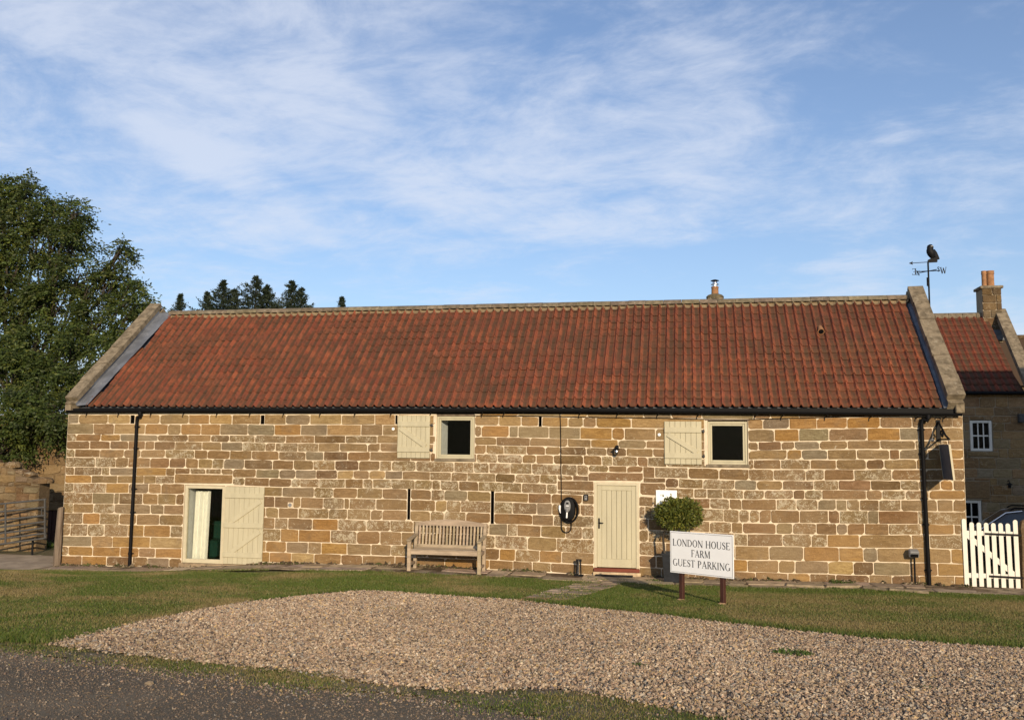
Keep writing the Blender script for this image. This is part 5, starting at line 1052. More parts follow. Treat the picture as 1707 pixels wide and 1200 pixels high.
# hanging sign on an iron bracket
XH = at(1564, 720)[0]; zt_, zb2 = at(1566, 738)[2], at(1571, 798)[2]
HS = thing('hanging_sign', 'projecting sign board hung from a black iron bracket near the right corner', 'sign', (XH, 0, zt_))
mb = MB(); mb.box(XH - .045, XH + .045, -.03, -.012, at(0, 0)[2] * 0 + zt_ + .02, zt_ + .50, .006); mb.build('bracket_plate', M['iron'], HS)
mb = MB(); mb.tube([(XH, -.02, zt_ + .07), (XH, -.86, zt_ + .07)], .018, 8); mb.build('bracket_arm', M['iron'], HS)
mb = MB(); mb.tube([(XH, -.03, zt_ + .46), (XH, -.25, zt_ + .34), (XH, -.55, zt_ + .16), (XH, -.80, zt_ + .085)], .022, 7); mb.tube([(XH, -.30 + .11 * math.cos(t) * (1 - t / 9), zt_ + .18 + .10 * math.sin(t) * (1 - t / 9)) for t in np.linspace(0, 7, 24)], .018, 6); mb.tube([(XH + .07 * math.sin(t), -.02, zt_ + .50 + .05 * math.cos(t)) for t in np.linspace(-1.2, 1.2, 9)], .012, 6); mb.build('scroll_brace', M['iron'], HS, smooth=True)
for y in (-.16, -.74): mb = MB(); mb.tube([(XH, y, zt_ + .06), (XH + .004, y, zt_ - .02)], .006, 5); mb.build('hanging_hook', M['iron'], HS)
mb = MB(); mb.obox((XH + .035, -.45, (zt_ + zb2) / 2 - .02), (0, 1, 0), (.996, 0, .09), (.09, 0, -.996), .74, .035, zt_ - zb2 - .03, .008); mb.build('board', M['sign_slate'], HS)
for y in (-.832, -.068): mb = MB(); mb.obox((XH + .035, y, (zt_ + zb2) / 2 - .02), (0, 1, 0), (.996, 0, .09), (.09, 0, -.996), .02, .04, zt_ - zb2 - .026); mb.build('board_edge', M['cream'], HS)
# low post light beside the right downpipe
P = at(1523, 922, -.16); g1 = float(gz(P[0], -.16)); PL = thing('post_light', 'low grey post light with a boxy head beside the right downpipe', 'lamp', (P[0], -.16, g1))
mb = MB(); mb.tube([(P[0] + .02, -.12, g1), (P[0] + .02, -.12, P[2])], .02, 8); mb.build('post', M['iron'], PL); mb = MB(); mb.obox((P[0], -.16, P[2]), (1, 0, 0), (0, .94, .34), (0, -.34, .94), .20, .16, .15, .02); mb.build('head', M['grey'], PL)
mb = MB(); mb.obox((P[0], -.245, P[2] - .04), (1, 0, 0), (0, .94, .34), (0, -.34, .94), .15, .012, .07, .003); mb.build('lens', M['black'], PL)

# ------------------------------------------------------------------ potted bay tree
a, b = at(1104, 968, -.80), at(1140, 968, -.80); px0, px1 = a[0], b[0]; pcx = (px0 + px1) / 2; pw = (px1 - px0) / 2; pz = float(gz(pcx, -.55)) + .03; ptz = at(1110, 922, -.78)[2]; pcy = -.80 + pw
TR = thing('potted_bay_tree', 'clipped bay tree in a dark square planter right of the door', 'potted tree', (pcx, pcy, pz))
mb = MB(); V = []
for w_, z in ((pw * .82, pz), (pw, ptz - .04), (pw + .02, ptz - .04), (pw + .02, ptz), (pw - .03, ptz), (pw - .04, ptz - .05)):
    for sx, sy in ((-1, -1), (1, -1), (1, 1), (-1, 1)): V.append((pcx + sx * w_, pcy + sy * w_, z))
mb.add(V, [(j * 4 + i, j * 4 + (i + 1) % 4, j * 4 + 4 + (i + 1) % 4, j * 4 + 4 + i) for j in range(5) for i in range(4)] + [(20, 21, 22, 23), (3, 2, 1, 0)]); mb.build('planter', M['slate_pot'], TR)
cc_ = at(1131, 857, pcy); tb = at(1108, 921, pcy)
mb = MB(); mb.tube([(tb[0], pcy, ptz - .06), (tb[0] - .02, pcy, ptz + .15), (tb[0] - .035, pcy, ptz + .34), (tb[0] + .03, pcy, ptz + .55), (cc_[0] - .1, pcy, cc_[2])], [.03, .026, .024, .022, .016], 8)
for i in range(9): t = random.uniform(0, 6.28); mb.tube([(tb[0] + .02, pcy, ptz + .5), (cc_[0] + .35 * math.cos(t), pcy + .3 * math.sin(t), cc_[2] + random.uniform(-.1, .25))], [.014, .005], 5)
mb.build('trunk', M['bark'], TR, smooth=True)
def leaf_cloud(C, N, ln, wd, nrm_out, rs, droop=0.3):
    """C: leaf bases (n,3); nrm_out: outward unit (n,3). two-triangle leaves."""
    n = len(C); d = nrm_out + rng.normal(0, 0.75, (n, 3)); d[:, 2] -= droop; d /= np.linalg.norm(d, axis=1, keepdims=True)
    s_ = np.cross(d, rng.normal(0, 1, (n, 3))); s_ /= np.linalg.norm(s_, axis=1, keepdims=True) + 1e-9
    L_ = ln * rng.uniform(0.7, 1.3, (n, 1)); W_ = wd * rng.uniform(0.7, 1.3, (n, 1)); up_ = np.cross(s_, d)
    p0 = C; p1 = C + d * L_ * .5 + s_ * W_ + up_ * W_ * .3; p2 = C + d * L_; p3 = C + d * L_ * .5 - s_ * W_ + up_ * W_ * .3
    return np.stack([p0, p1, p2, p3], 1).reshape(-1, 3)
def leaf_obj(name, Vl, mat, parent, cols):
    n = len(Vl) // 4; F = (np.array([(0, 1, 2), (0, 2, 3)])[None] + (np.arange(n) * 4)[:, None, None]).reshape(-1, 3)
    return npobj(name, Vl, F, mat, parent, np.repeat(np.concatenate([cols, np.ones((n, 1))], 1), 4, 0))
Cb, ub = [], []
for lx_, ly_, lz_, lr in ((-.30, -.05, .02, .22), (-.12, -.12, .12, .25), (.10, -.1, .14, .23), (.30, -.02, .08, .22), (.36, .05, -.08, .18), (.12, -.14, -.10, .25), (-.14, -.12, -.10, .25), (-.36, .05, -.10, .15), (0, .15, .05, .3), (.22, .12, .2, .15), (-.22, .1, .2, .13), (-.40, -.05, .1, .10)):
    n = int(14000 * lr * lr); u = rng.normal(0, 1, (n, 3)); u /= np.linalg.norm(u, axis=1, keepdims=True); r = rng.uniform(.3, 1.0, n) ** .5 * np.where(rng.random(n) < .07, 1.25, 1.0); lp = .7 + .6 * fnoise(u[:, 0] * 3 + lx_ * 9, u[:, 2] * 3 + u[:, 1] * 2, 1.2)
    Cb.append(cc_ + np.array([lx_, ly_, lz_]) + u * (r * lp * lr)[:, None]); ub.append(u)
Cb, u = np.concatenate(Cb), np.concatenate(ub); v = rng.uniform(.5, 1.35, (len(Cb), 1)); tint = np.where(rng.random((len(Cb), 1)) < .3, np.array([[1.3, 1.15, .8]]), np.array([[.9, 1.0, .9]]))
leaf_obj('crown', leaf_cloud(Cb, 0, .066, .016, u, 0, 0.0), M['bay'], TR, v * tint)

# ------------------------------------------------------------------ white gate and gatepost
YG = -.02; GT = thing('picket_gate', 'white wooden picket gate closing the gap at the barn corner', 'gate', (at(1650, 975, YG)[0], YG, -.1))
tops = [(1606, 864), (1618.8, 870), (1631, 870.5), (1643, 870.8), (1655, 871.3), (1667, 871.5), (1679, 872), (1691.5, 866)]; bots = [(1612, 976.5), (1624.5, 977), (1636.5, 977), (1649, 978), (1661, 978.5), (1673.5, 979), (1686, 979.5), (1697.5, 980)]
pk = []
for (tx, ty), (bx_, by_) in zip(tops, bots):
    T, Bm = at(tx, ty, YG), at(bx_, by_, YG); w = .088
    x = (T[0] + Bm[0]) / 2 + .0 * w; dxx = (T[0] - Bm[0]) * .35; pk.append((x, Bm[2], T[2]))
    poly = [(x - w / 2 - dxx, Bm[2]), (x + w / 2 - dxx, Bm[2])] + [(x + dxx + w / 2 * math.cos(t), T[2] - .045 + .045 * math.sin(t)) for t in np.linspace(0, math.pi, 9)]
    mb = MB(); mb.prism(poly, (0, YG - .02, 0), (1, 0, 0), (0, 0, 1), (0, 1, 0), .02); mb.build('picket', M['white'], GT)
xa, xb = pk[0][0], pk[-1][0]; za, zb3 = at(1650, 889, YG)[2], at(1655, 960, YG)[2]
for z_ in (za, zb3): mb = MB(); mb.box(xa - .03, xb + .04, YG + .001, YG + .04, z_ - .05, z_ + .05, .004); mb.build('rail', M['white'], GT)
mb = MB(); mb.bar((xa + .04, YG + .022, za - .03), (xb - .04, YG + .022, zb3 + .03), .036, .10); mb.build('diagonal_brace', M['white'], GT)
for z_ in (za - .015, zb3 - .01): mb = MB(); mb.bar((pk[3][0] - .04 + (.05 if z_ < .5 else 0), YG - .027, z_ + .01), (xb + .11, YG - .027, z_ - .005), .012, .045, b=.003); mb.build('strap_hinge', M['iron'], GT)
P0, P1 = at(1690, 990, .03), at(1712, 990, .03); GPS = thing('gatepost', 'rough stone gatepost carrying the white gate', 'gatepost', (xb + .25, .1, -.15))
V = []; nn = 10; zs = [-.4, .2, .6, .95, 1.22, 1.36, 1.42]; rs_ = [.17, .165, .16, .155, .14, .10, .02]
for z_, r_ in zip(zs, rs_):
    for i in range(nn): t = 2 * math.pi * i / nn; V.append((xb + .26 + r_ * math.copysign(abs(math.cos(t)) ** .6, math.cos(t)) + random.uniform(-.012, .012), .14 + r_ * math.copysign(abs(math.sin(t)) ** .6, math.sin(t)) + random.uniform(-.012, .012), z_ - .05 + random.uniform(-.015, .015)))
mb = MB((.24, .175, .11, .3)); mb.add(V, [(j * nn + i, j * nn + (i + 1) % nn, j * nn + nn + (i + 1) % nn, j * nn + nn + i) for j in range(len(zs) - 1) for i in range(nn)] + [tuple(range((len(zs) - 1) * nn, len(zs) * nn))]); mb.build('shaft', M['stone'], GPS, smooth=True)

# ------------------------------------------------------------------ owl weathervane
YV = 3.4; bp = at(1547.5, 500, YV); ce = at(1547.5, 452, YV); VN = thing('owl_weathervane', 'black owl weathervane on a pole behind the right gable', 'weathervane', (bp[0], YV, bp[2]))
X, Zt = ce[0], at(1548, 437, YV)[2]; k_ = 1 / 61.0
mb = MB(); mb.tube([(X, YV, bp[2] - 1.2), (X, YV, Zt)], .022, 8); mb.build('pole', M['iron'], VN); sl = at(1547, 470, YV)[2]; mb = MB(); mb.tube([(X - .02, YV - .02, sl - .11), (X - .02, YV - .02, sl + .11)], .035, 8); mb.build('clamp', M['iron'], VN)
Zc = ce[2]; hd = R(17)
for (ch, ang, L_) in (('E', R(187), .30), ('W', R(7), .30), ('N', R(140), .22), ('S', R(-40), .22)):
    dv = np.array([math.cos(ang), math.sin(ang), .04 * (1 if ang < R(90) else -1)]); e = np.array([X, YV, Zc]) + dv * L_; mb = MB(); mb.tube([(X, YV, Zc), tuple(e)], .011, 6); mb.build('direction_arm', M['iron'], VN)
    mb = MB(); hh = .165 if ch in 'EW' else .13; wv = dv / np.linalg.norm(dv); axl = np.array([1, 0, 0.0]) * (-1 if ch == 'E' else 1); axl = axl if ch in 'EW' else np.array([.8, .6, 0]) * (1 if ch == 'S' else 1)
    P_, w_ = glyph(ch); nn_ = np.cross(axl, (0, 0, 1)); nn_ = nn_ / np.linalg.norm(nn_)
    for p in P_: mb.prism([(u, v) for u, v in p], e + wv * hh * (w_ / 2 + .02) - axl * hh * w_ / 2 - np.array([0, 0, hh * .5]), axl * hh, np.array([0, 0, hh]), nn_, .012)
    mb.build('direction_letter', M['iron'], VN)
AR = np.array([-math.cos(hd), -math.sin(hd), -.09]); Pt = np.array([X, YV, Zt]); mb = MB(); mb.tube([Pt, Pt + AR * .44], .009, 6); e = Pt + AR * .42; sd_ = np.array([0, 0, 1.0])
mb.prism([(0, -.045), (.11, 0), (0, .045), (.02, 0)], e, AR, sd_, np.array([math.sin(hd), -math.cos(hd), 0]), .012); mb.build('arrow', M['iron'], VN)
mb = MB(); mb.prism([(-.02, -.02), (.24, .0), (.25, .10), (.19, .12), (.12, .12), (.03, .075), (-.01, .05)], Pt, (math.cos(hd), math.sin(hd), 0), (0, 0, 1), (math.sin(hd), -math.cos(hd), 0), .03); mb.build('perch', M['iron'], VN)
ow = Pt + np.array([math.cos(hd), math.sin(hd), 0]) * .14; axo = np.array([math.cos(hd), math.sin(hd), 0]); V = []; rings = [(.02, .09, .02), (.0, .14, .055), (-.015, .22, .10), (-.03, .30, .115), (-.045, .38, .105), (-.05, .43, .085), (-.045, .48, .09), (-.045, .53, .075), (-.04, .565, .04), (-.04, .575, .005)]
nn = 14; q_ = .82
for cx_, cz_, rr in rings:
    for i in range(nn): t = 2 * math.pi * i / nn; V.append(ow + axo * (cx_ - .02 + rr * .95 * math.cos(t)) + np.array([math.sin(hd), -math.cos(hd), 0]) * rr * .8 * math.sin(t) + np.array([0, 0, cz_ * q_]))
mb = MB(); mb.add(V, [(j * nn + i, j * nn + (i + 1) % nn, j * nn + nn + (i + 1) % nn, j * nn + nn + i) for j in range(len(rings) - 1) for i in range(nn)]); OWL = mb.build('owl', M['iron'], VN, smooth=True)
mb = MB(); mb.prism([(.04, .34), (.10, .26), (.155, .13), (.165, .08), (.12, .075), (.06, .12), (.03, .2)], ow - np.array([math.sin(hd), -math.cos(hd), 0]) * .03, axo, (0, 0, 1), (math.sin(hd), -math.cos(hd), 0), .06); mb.build('tail', M['iron'], OWL)
for s_ in (-.028, .028): mb = MB(); c_ = ow + axo * (-.06 + s_ * .6) + np.array([math.sin(hd), -math.cos(hd), 0]) * .07 + np.array([0, 0, .5 * q_]); mb.lathe([(.008, -.004), (.007, .008)], c_, 10, axis=((1, 0, 0), (0, 0, 1), (0, -1, 0))); mb.build('eye', M['paper'], OWL)

# ------------------------------------------------------------------ left side: leaning post, field gate, old walls
T, Bm = at(104, 846, -.12), at(95.5, 946, -.12); T[0] -= .05; Bm[0] -= .02
mb = MB(); V = []; nn = 8
for t in np.linspace(0, 1, 7):
    P = Bm + (T - Bm) * t; r_ = .095 - .02 * t
    for i in range(nn): a_ = 2 * math.pi * i / nn; V.append((P[0] + r_ * math.cos(a_) + random.uniform(-.008, .008), P[1] + r_ * math.sin(a_) + random.uniform(-.008, .008), P[2] - .08 * (t == 0) + (0.03 * math.cos(a_) if t == 1 else 0)))
mb.add(V, [(j * nn + i, j * nn + (i + 1) % nn, j * nn + nn + (i + 1) % nn, j * nn + nn + i) for j in range(6) for i in range(nn)] + [tuple(range(6 * nn, 7 * nn))]); tag(mb.build('leaning_post', M['post'], smooth=True), 'old grey timber post leaning against the left corner of the barn', 'post')
YFG = 1.6; FG = thing('field_gate', 'grey galvanised steel field gate at the left edge', 'gate', (at(40, 900, YFG)[0], YFG, -.4))
r0_, r1_ = [], []
for (y0_, y1_) in ((840, 832), (853, 845), (867.5, 858.5), (880, 869), (890, 879.5), (899, 888.5), (909, 896.5)):
    A_, B_ = at(-60, y0_ + 6.0, YFG - .5), at(77, y1_, YFG + .25); mb = MB(); mb.tube([A_, B_], .027, 8); mb.build('rail', M['galv'], FG, smooth=True); r0_.append(A_); r1_.append(B_)
for px in (9.5, 75.5):
    u_ = (px + 60) / 137.0; A_ = r0_[0] * (1 - u_) + r1_[0] * u_; B_ = r0_[-1] * (1 - u_) + r1_[-1] * u_; mb = MB(); mb.tube([A_ + [0, -.02, 0.01], B_ + [0, -.02, -.01]], .026, 8); mb.build('upright', M['galv'], FG, smooth=True)
mb = MB(); P = r1_[2]; mb.tube([r1_[1] + [-.13, -.02, 0], r1_[2] + [-.13, -.02, 0]], .015, 6); mb.tube([r1_[5] + [-.02, -.03, 0], r1_[6] + [.0, -.03, 0]], .03, 8); mb.build('latch', M['galv'], FG)
A_ = at(53, 897, YFG + .25); mb = MB(); mb.tube([(A_[0], YFG + .3, -.5), (A_[0], YFG + .3, A_[2])], .03, 8); mb.build('stop_post', M['iron'], FG)
def rough_wall(name, label, Y, outline, course, wid, mats, kinds, thick=.45, dark=1.0, mortar='mortar_far', clip=None):
    """free-standing masonry: outline = list of (X, ztop); stones as parts."""
    X0, X1 = outline[0][0], outline[-1][0]; ztop = lambda X_: float(np.interp(X_, [p[0] for p in outline], [p[1] for p in outline]))
    Wt = thing(name, label, 'wall', ((X0 + X1) / 2, Y, -.45)); mb = MB(); xs_ = np.linspace(X0, X1, 20); V = []
    for x_ in xs_: V += [(x_, Y, -.8), (x_, Y, ztop(x_) - .01), (x_, Y + thick, -.8), (x_, Y + thick, ztop(x_) - .01)]
    F = []
    for i in range(19):
        o_ = 4 * i; F += [(o_, o_ + 4, o_ + 5, o_ + 1), (o_ + 1, o_ + 5, o_ + 7, o_ + 3), (o_ + 2, o_ + 3, o_ + 7, o_ + 6)]
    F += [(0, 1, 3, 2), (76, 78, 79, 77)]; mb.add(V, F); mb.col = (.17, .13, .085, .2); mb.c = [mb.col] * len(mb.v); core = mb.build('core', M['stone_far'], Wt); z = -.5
    while z < max(p[1] for p in outline):
        h = random.uniform(*course); x_ = X0
        while x_ < X1 - .05:
            w = random.uniform(*wid); x2 = min(x_ + w, X1)
            zt2 = min(z + h, min(ztop(x_), ztop(x2)))
            if zt2 - z > .05 and z > -.6:
                a_, b_ = random.uniform(-.05, .05), random.uniform(-.05, .05)
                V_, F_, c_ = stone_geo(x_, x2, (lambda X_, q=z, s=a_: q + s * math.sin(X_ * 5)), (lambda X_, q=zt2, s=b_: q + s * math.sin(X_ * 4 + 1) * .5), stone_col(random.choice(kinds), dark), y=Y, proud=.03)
                MB(c_).add(V_, F_).build('stone', M[mats], core)
            x_ = x2
        z += h
    return Wt
# rubble field wall behind the gate
pts = [(-60, 765), (0, 776), (18, 778), (30, 788), (45, 793), (58, 799), (66, 806)]
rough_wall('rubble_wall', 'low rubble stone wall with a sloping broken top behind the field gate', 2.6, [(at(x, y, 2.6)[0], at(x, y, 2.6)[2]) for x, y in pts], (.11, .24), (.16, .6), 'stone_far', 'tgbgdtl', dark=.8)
RW = bpy.data.objects['rubble_wall']; xw = at(-60, 765, 2.6)[0]; xe_ = at(66, 806, 2.6)[0]
while xw < xe_ - .1:
    w = random.uniform(.25, .6); hgt = random.uniform(.08, .17); zt0 = float(np.interp(xw + w / 2, [at(x, y, 2.6)[0] for x, y in pts], [at(x, y, 2.6)[2] for x, y in pts])); mb = MB(stone_col(random.choice('tgbld'), .8)); nn = 9; V = []
    for z_, f in ((-.04, .95), (.35, 1.0), (.75, .9), (1.0, .55)):
        for i in range(nn): t = 2 * math.pi * i / nn; V.append((xw + w / 2 + w * .52 * f * math.cos(t) + random.uniform(-.02, .02), 2.8 + .26 * f * math.sin(t) + random.uniform(-.02, .02), zt0 - .02 + hgt * z_ + random.uniform(-.015, .015)))
    mb.add(V, [(j_ * nn + i, j_ * nn + (i + 1) % nn, j_ * nn + nn + (i + 1) % nn, j_ * nn + nn + i) for j_ in range(3) for i in range(nn)] + [tuple(range(3 * nn, 4 * nn))]); mb.build('top_stone', M['stone_far'], RW); xw += w * .93
# roofless building wall further back
pts = [(-80, 700), (10, 690), (45, 700), (80, 690), (150, 690)]
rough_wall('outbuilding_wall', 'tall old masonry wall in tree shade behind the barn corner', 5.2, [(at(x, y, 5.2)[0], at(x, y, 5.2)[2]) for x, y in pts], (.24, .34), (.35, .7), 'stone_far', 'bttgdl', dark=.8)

a, b = at(76, 850, 5.14), at(108, 850, 5.14); zd = at(76, 850, 5.14)[2]; OW_ = bpy.data.objects['outbuilding_wall']
for i in range(5): w = (b[0] - a[0]) / 5; mb = MB(); mb.box(a[0] + w * i + .006, a[0] + w * (i + 1) - .006, 5.10, 5.15, -.5, zd, .006); mb.build('dark_recess_board', M['brown'], OW_)  # added dark boards stand in for the shadowed recess below the lintel
mb = MB((.22, .165, .10, .4)); mb.box(a[0] - .2, b[0] + .2, 5.04, 5.3, zd + .005, zd + .24, .02); mb.build('recess_lintel', M['stone_far'], OW_)
# ------------------------------------------------------------------ farmhouse on the right
YH = 10.0; HX0, HX1 = 7.8, 12.7
FH = thing('farmhouse', 'two-storey stone farmhouse with red pantile roof and white sash windows', 'building', (12, YH, -.4))
def hrect(p, q): a, b = at(*p, YH), at(*q, YH); return [min(a[0], b[0]), max(a[0], b[0]), min(a[2], b[2]), max(a[2], b[2])]
HO = [hrect((1616, 700), (1656, 752.5)), hrect((1603, 833), (1638.5, 890))]
HTOP = at(1650, 657, YH)[2]
mb = MB(); gx_ = sorted({HX0, HX1, *[v for r_ in HO for v in r_[:2]]}); gz_ = sorted({-.8, HTOP, *[v for r_ in HO for v in r_[2:]]})
for i in range(len(gx_) - 1):
    for j in range(len(gz_) - 1):
        cx, cz = (gx_[i] + gx_[i + 1]) / 2, (gz_[j] + gz_[j + 1]) / 2
        if any(r_[0] < cx < r_[1] and r_[2] < cz < r_[3] for r_ in HO): continue
        mb.add([(gx_[i], YH, gz_[j]), (gx_[i + 1], YH, gz_[j]), (gx_[i + 1], YH, gz_[j + 1]), (gx_[i], YH, gz_[j + 1])], [(0, 1, 2, 3)])
for r_ in HO:
    x0, x1, z0, z1 = r_
    for a, b in (((x0, z0), (x1, z0)), ((x1, z0), (x1, z1)), ((x1, z1), (x0, z1)), ((x0, z1), (x0, z0))): mb.add([(a[0], YH, a[1]), (b[0], YH, b[1]), (b[0], YH + .3, b[1]), (a[0], YH + .3, a[1])], [(0, 1, 2, 3)])
HD = 6.0; HR = YH + HD / 2; HP = R(43); HE = HTOP + .06; HRZ = HE + (HD / 2 + .12) * math.tan(HP)
mb.add([(HX0, YH, -.8), (HX0, YH + HD, -.8), (HX0, YH + HD, HTOP), (HX0, HR, HRZ - .1), (HX0, YH, HTOP)], [(0, 1, 2, 3, 4)]); mb.add([(HX0, YH + HD, -.8), (HX1, YH + HD, -.8), (HX1, YH + HD, HTOP), (HX0, YH + HD, HTOP)], [(0, 1, 2, 3)])
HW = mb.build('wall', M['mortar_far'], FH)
bk = MB(); bk.add([(HX0 + .3, YH + .35, -.8), (HX1, YH + .35, -.8), (HX1, YH + .35, HTOP), (HX0 + .3, YH + .35, HTOP)], [(0, 1, 2, 3)]); bk.build('unlit_interior_shade', M['dark_room'], FH)
SPECIAL = HO + [hrect((1606, 801), (1651, 831)), [HO[0][0] - .1, HO[0][1] + .15, HO[0][2] - .16, HO[0][2]]]; LINTH = SPECIAL[2:]
STONES = []; z = -.55
_gz = gz
def gz(x, y): return np.full(np.shape(x), -.6) if np.ndim(x) else -0.6
while z < HTOP - .05:
    h = min(random.uniform(.22, .34), HTOP - z); x_ = HX0
    while x_ < 13.6:
        w = random.uniform(.35, .95); put_stone(x_, x_ + w, (lambda X_, q=z: q), (lambda X_, q=z + h: q), random.choice('ttgbrdtbg')); x_ += w
    z += h
gz = _gz
for s in STONES:
    if s[1] < 9.0: continue
    V_, F_, c_ = stone_geo(*s[:4], stone_col(s[4], 1.15), y=YH, proud=.012); MB(c_).add(V_, F_).build('stone', M['stone_far'], HW)
for L_ in LINTH: V_, F_, c_ = stone_geo(L_[0], L_[1], (lambda X_, q=L_[2]: q), (lambda X_, q=L_[3]: q), stone_col('t', .9), y=YH, proud=.03); MB(c_).add(V_, F_).build('lintel', M['stone_far'], HW)
for r_, nx in ((HO[0], 3), (HO[1], 2)):
    Wd = framed('window', [r_[0] + .01, r_[1] - .01, r_[2] + .01, r_[3] - .01], .085, YH + .02, YH + .10, M['white'], FH); x0, x1, z0, z1 = r_[0] + .095, r_[1] - .095, r_[2] + .095, r_[3] - .095
    mb = MB(); 
    for i in range(1, nx): xx_ = x0 + (x1 - x0) * i / nx; mb.box(xx_ - .016, xx_ + .016, YH + .045, YH + .075, z0, z1)
    zm = (z0 + z1) / 2; mb.box(x0, x1, YH + .04, YH + .08, zm - .022, zm + .022); mb.build('glazing_bars', M['white'], Wd)
    for i in range(nx):
        for j in range(2): pane([x0 + (x1 - x0) * i / nx + .016, x0 + (x1 - x0) * (i + 1) / nx - .016, (z0 if j == 0 else zm) + .01, (zm if j == 0 else z1) - .01], YH + .06, Wd)
hRD = np.array([0, math.cos(HP), math.sin(HP)]); hRN = np.array([0, -math.sin(HP), math.cos(HP)]); hE0 = np.array([0, YH - .12, HE]); hS = (HD / 2 + .12) / math.cos(HP)
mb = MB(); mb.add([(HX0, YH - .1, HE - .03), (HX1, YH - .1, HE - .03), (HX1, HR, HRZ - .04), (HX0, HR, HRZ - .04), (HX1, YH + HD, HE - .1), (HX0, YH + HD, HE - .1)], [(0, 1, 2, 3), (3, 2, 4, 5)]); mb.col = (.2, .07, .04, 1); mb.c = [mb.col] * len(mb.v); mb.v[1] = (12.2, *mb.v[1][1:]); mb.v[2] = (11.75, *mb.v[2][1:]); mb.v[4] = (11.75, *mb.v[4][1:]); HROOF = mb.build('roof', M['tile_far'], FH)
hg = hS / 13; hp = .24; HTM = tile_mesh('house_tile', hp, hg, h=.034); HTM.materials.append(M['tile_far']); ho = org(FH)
ca, cb = on_plane(1664, 532, hE0 + hRN * .2, hRN), on_plane(1709, 640, hE0 + hRN * .2, hRN); cs0, cs1 = np.dot(cb - hE0, hRD), np.dot(ca - hE0, hRD)
def cx_at(s): return cb[0] + (ca[0] - cb[0]) * (s - cs0) / (cs1 - cs0)
x_left = 9.0
for r in range(13):
    for c in range(30):
        x_ = x_left + c * hp; s0 = r * hg
        if x_ + hp > cx_at(s0) + .05: break
        o = bpy.data.objects.new('roof_tile', HTM); P = hE0 + hRD * s0 + hRN * .012 + np.array([x_, 0, 0]) - ho
        o.matrix_basis = Matrix.Translation(Vector(P)) @ Matrix(((1, 0, 0), (0, hRD[1], hRN[1]), (0, hRD[2], hRN[2]))).to_4x4() @ Matrix.Rotation(random.uniform(-.012, .012), 4, 'Z'); o.color = tile_col(); link(o, HROOF)
x_ = 9.0
while x_ < 12.4: mb = MB(); mb.lathe([(.15, 0), (.15, .44)], (x_, HR, HRZ - .05), 12, axis=((0, 1, 0), (0, 0, 1), (1, 0, 0))); mb.build('ridge_tile', M['ridge'], HROOF, smooth=True); x_ += .455
n = 5
for k in range(n):
    s0, s1 = -.05 + (hS + .1) * k / n, -.05 + (hS + .1) * (k + 1) / n - .012; V = []
    for s in (s0, s1):
        for dx, hx in ((0, .06), (.36, .06), (.36, .24), (0, .24)): P = hE0 + hRD * s + hRN * hx; V.append((cx_at(s) + dx, P[1], P[2]))
    MB().add(V, [(0, 1, 2, 3), (4, 7, 6, 5), (0, 4, 5, 1), (1, 5, 6, 2), (2, 6, 7, 3), (3, 7, 4, 0)]).build('coping_stone', M['coping'], FH)
# chimney stack with two pots
cl_, cr_ = at(1637, 490, HR - .3), at(1669.5, 490, HR - .3); zc0, zc1 = HRZ - 1.0, at(1650, 481, HR - .3)[2]; CS = MB(); CS.box(cl_[0] + .01, cr_[0] - .01, HR - .29, HR + .4, zc0, zc1); CS = CS.build('chimney', M['mortar_far'], FH); z = zc0 + .05
while z < zc1 - .1:
    x_ = cl_[0]; h = .27
    while x_ < cr_[0] - .05:
        w = min(random.uniform(.2, .5), cr_[0] - x_); w = cr_[0] - x_ if cr_[0] - x_ - w < .15 else w
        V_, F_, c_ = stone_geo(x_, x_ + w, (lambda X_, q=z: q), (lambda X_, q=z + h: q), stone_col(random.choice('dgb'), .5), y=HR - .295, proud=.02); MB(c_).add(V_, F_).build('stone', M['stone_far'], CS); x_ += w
    z += h
mb = MB(); mb.box(cl_[0] - .06, cr_[0] + .06, HR - .36, HR + .47, zc1, zc1 + .10, .02); mb.build('cap_stone', M['coping'], CS)
for px, r_, y_ in ((1640.5, .08, HR - .1), (1650.5, .13, HR + .02)):
    q_ = at(px, 470, y_); mb = MB(); zt_ = at(px, 452, y_)[2]; mb.lathe([(r_ * 1.05, zc1 + .08), (r_, zc1 + .3), (r_, zt_ - .12), (r_ * 1.12, zt_ - .11), (r_ * 1.12, zt_ - .07), (r_, zt_ - .06), (r_ * 1.1, zt_ - .02), (r_ * 1.1, zt_), (r_ * .85, zt_)], (q_[0], y_, 0), 16); mb.build('chimney_pot', M['pot_clay'], CS, smooth=True)
mb = MB(); mb.box(cl_[0] - .05, cr_[0] + .02, HR - .42, HR - .28, zc0 + .05, zc0 + .42, .02); mb.build('lead_flashing', M['lead'], CS)
# eave gutter, lamp
mb = MB(); mb.tube([(HX0, YH - .16, HE - .03), (HX1, YH - .16, HE - .03)], .055, 10); mb.build('gutter', M['black'], FH, smooth=True)
P = at(1683, 808, YH - .2); mb = MB(); mb.tube([(P[0], YH, P[2] + .1), (P[0], YH - .15, P[2] + .14), (P[0], YH - .2, P[2] + .06)], .012, 6); mb.lathe([(.02, .07), (.10, 0), (.05, -.01), (.045, -.10)], (P[0], YH - .2, P[2]), 12); mb.build('wall_lantern', M['iron'], FH, smooth=True)
P = at(1702, 697, YH - .1); mb = MB(); mb.box(P[0] - .08, P[0] + .12, YH - .18, YH - .01, P[2] - .14, P[2] + .14, .02); mb.build('rainwater_hopper', M['galv'], FH)
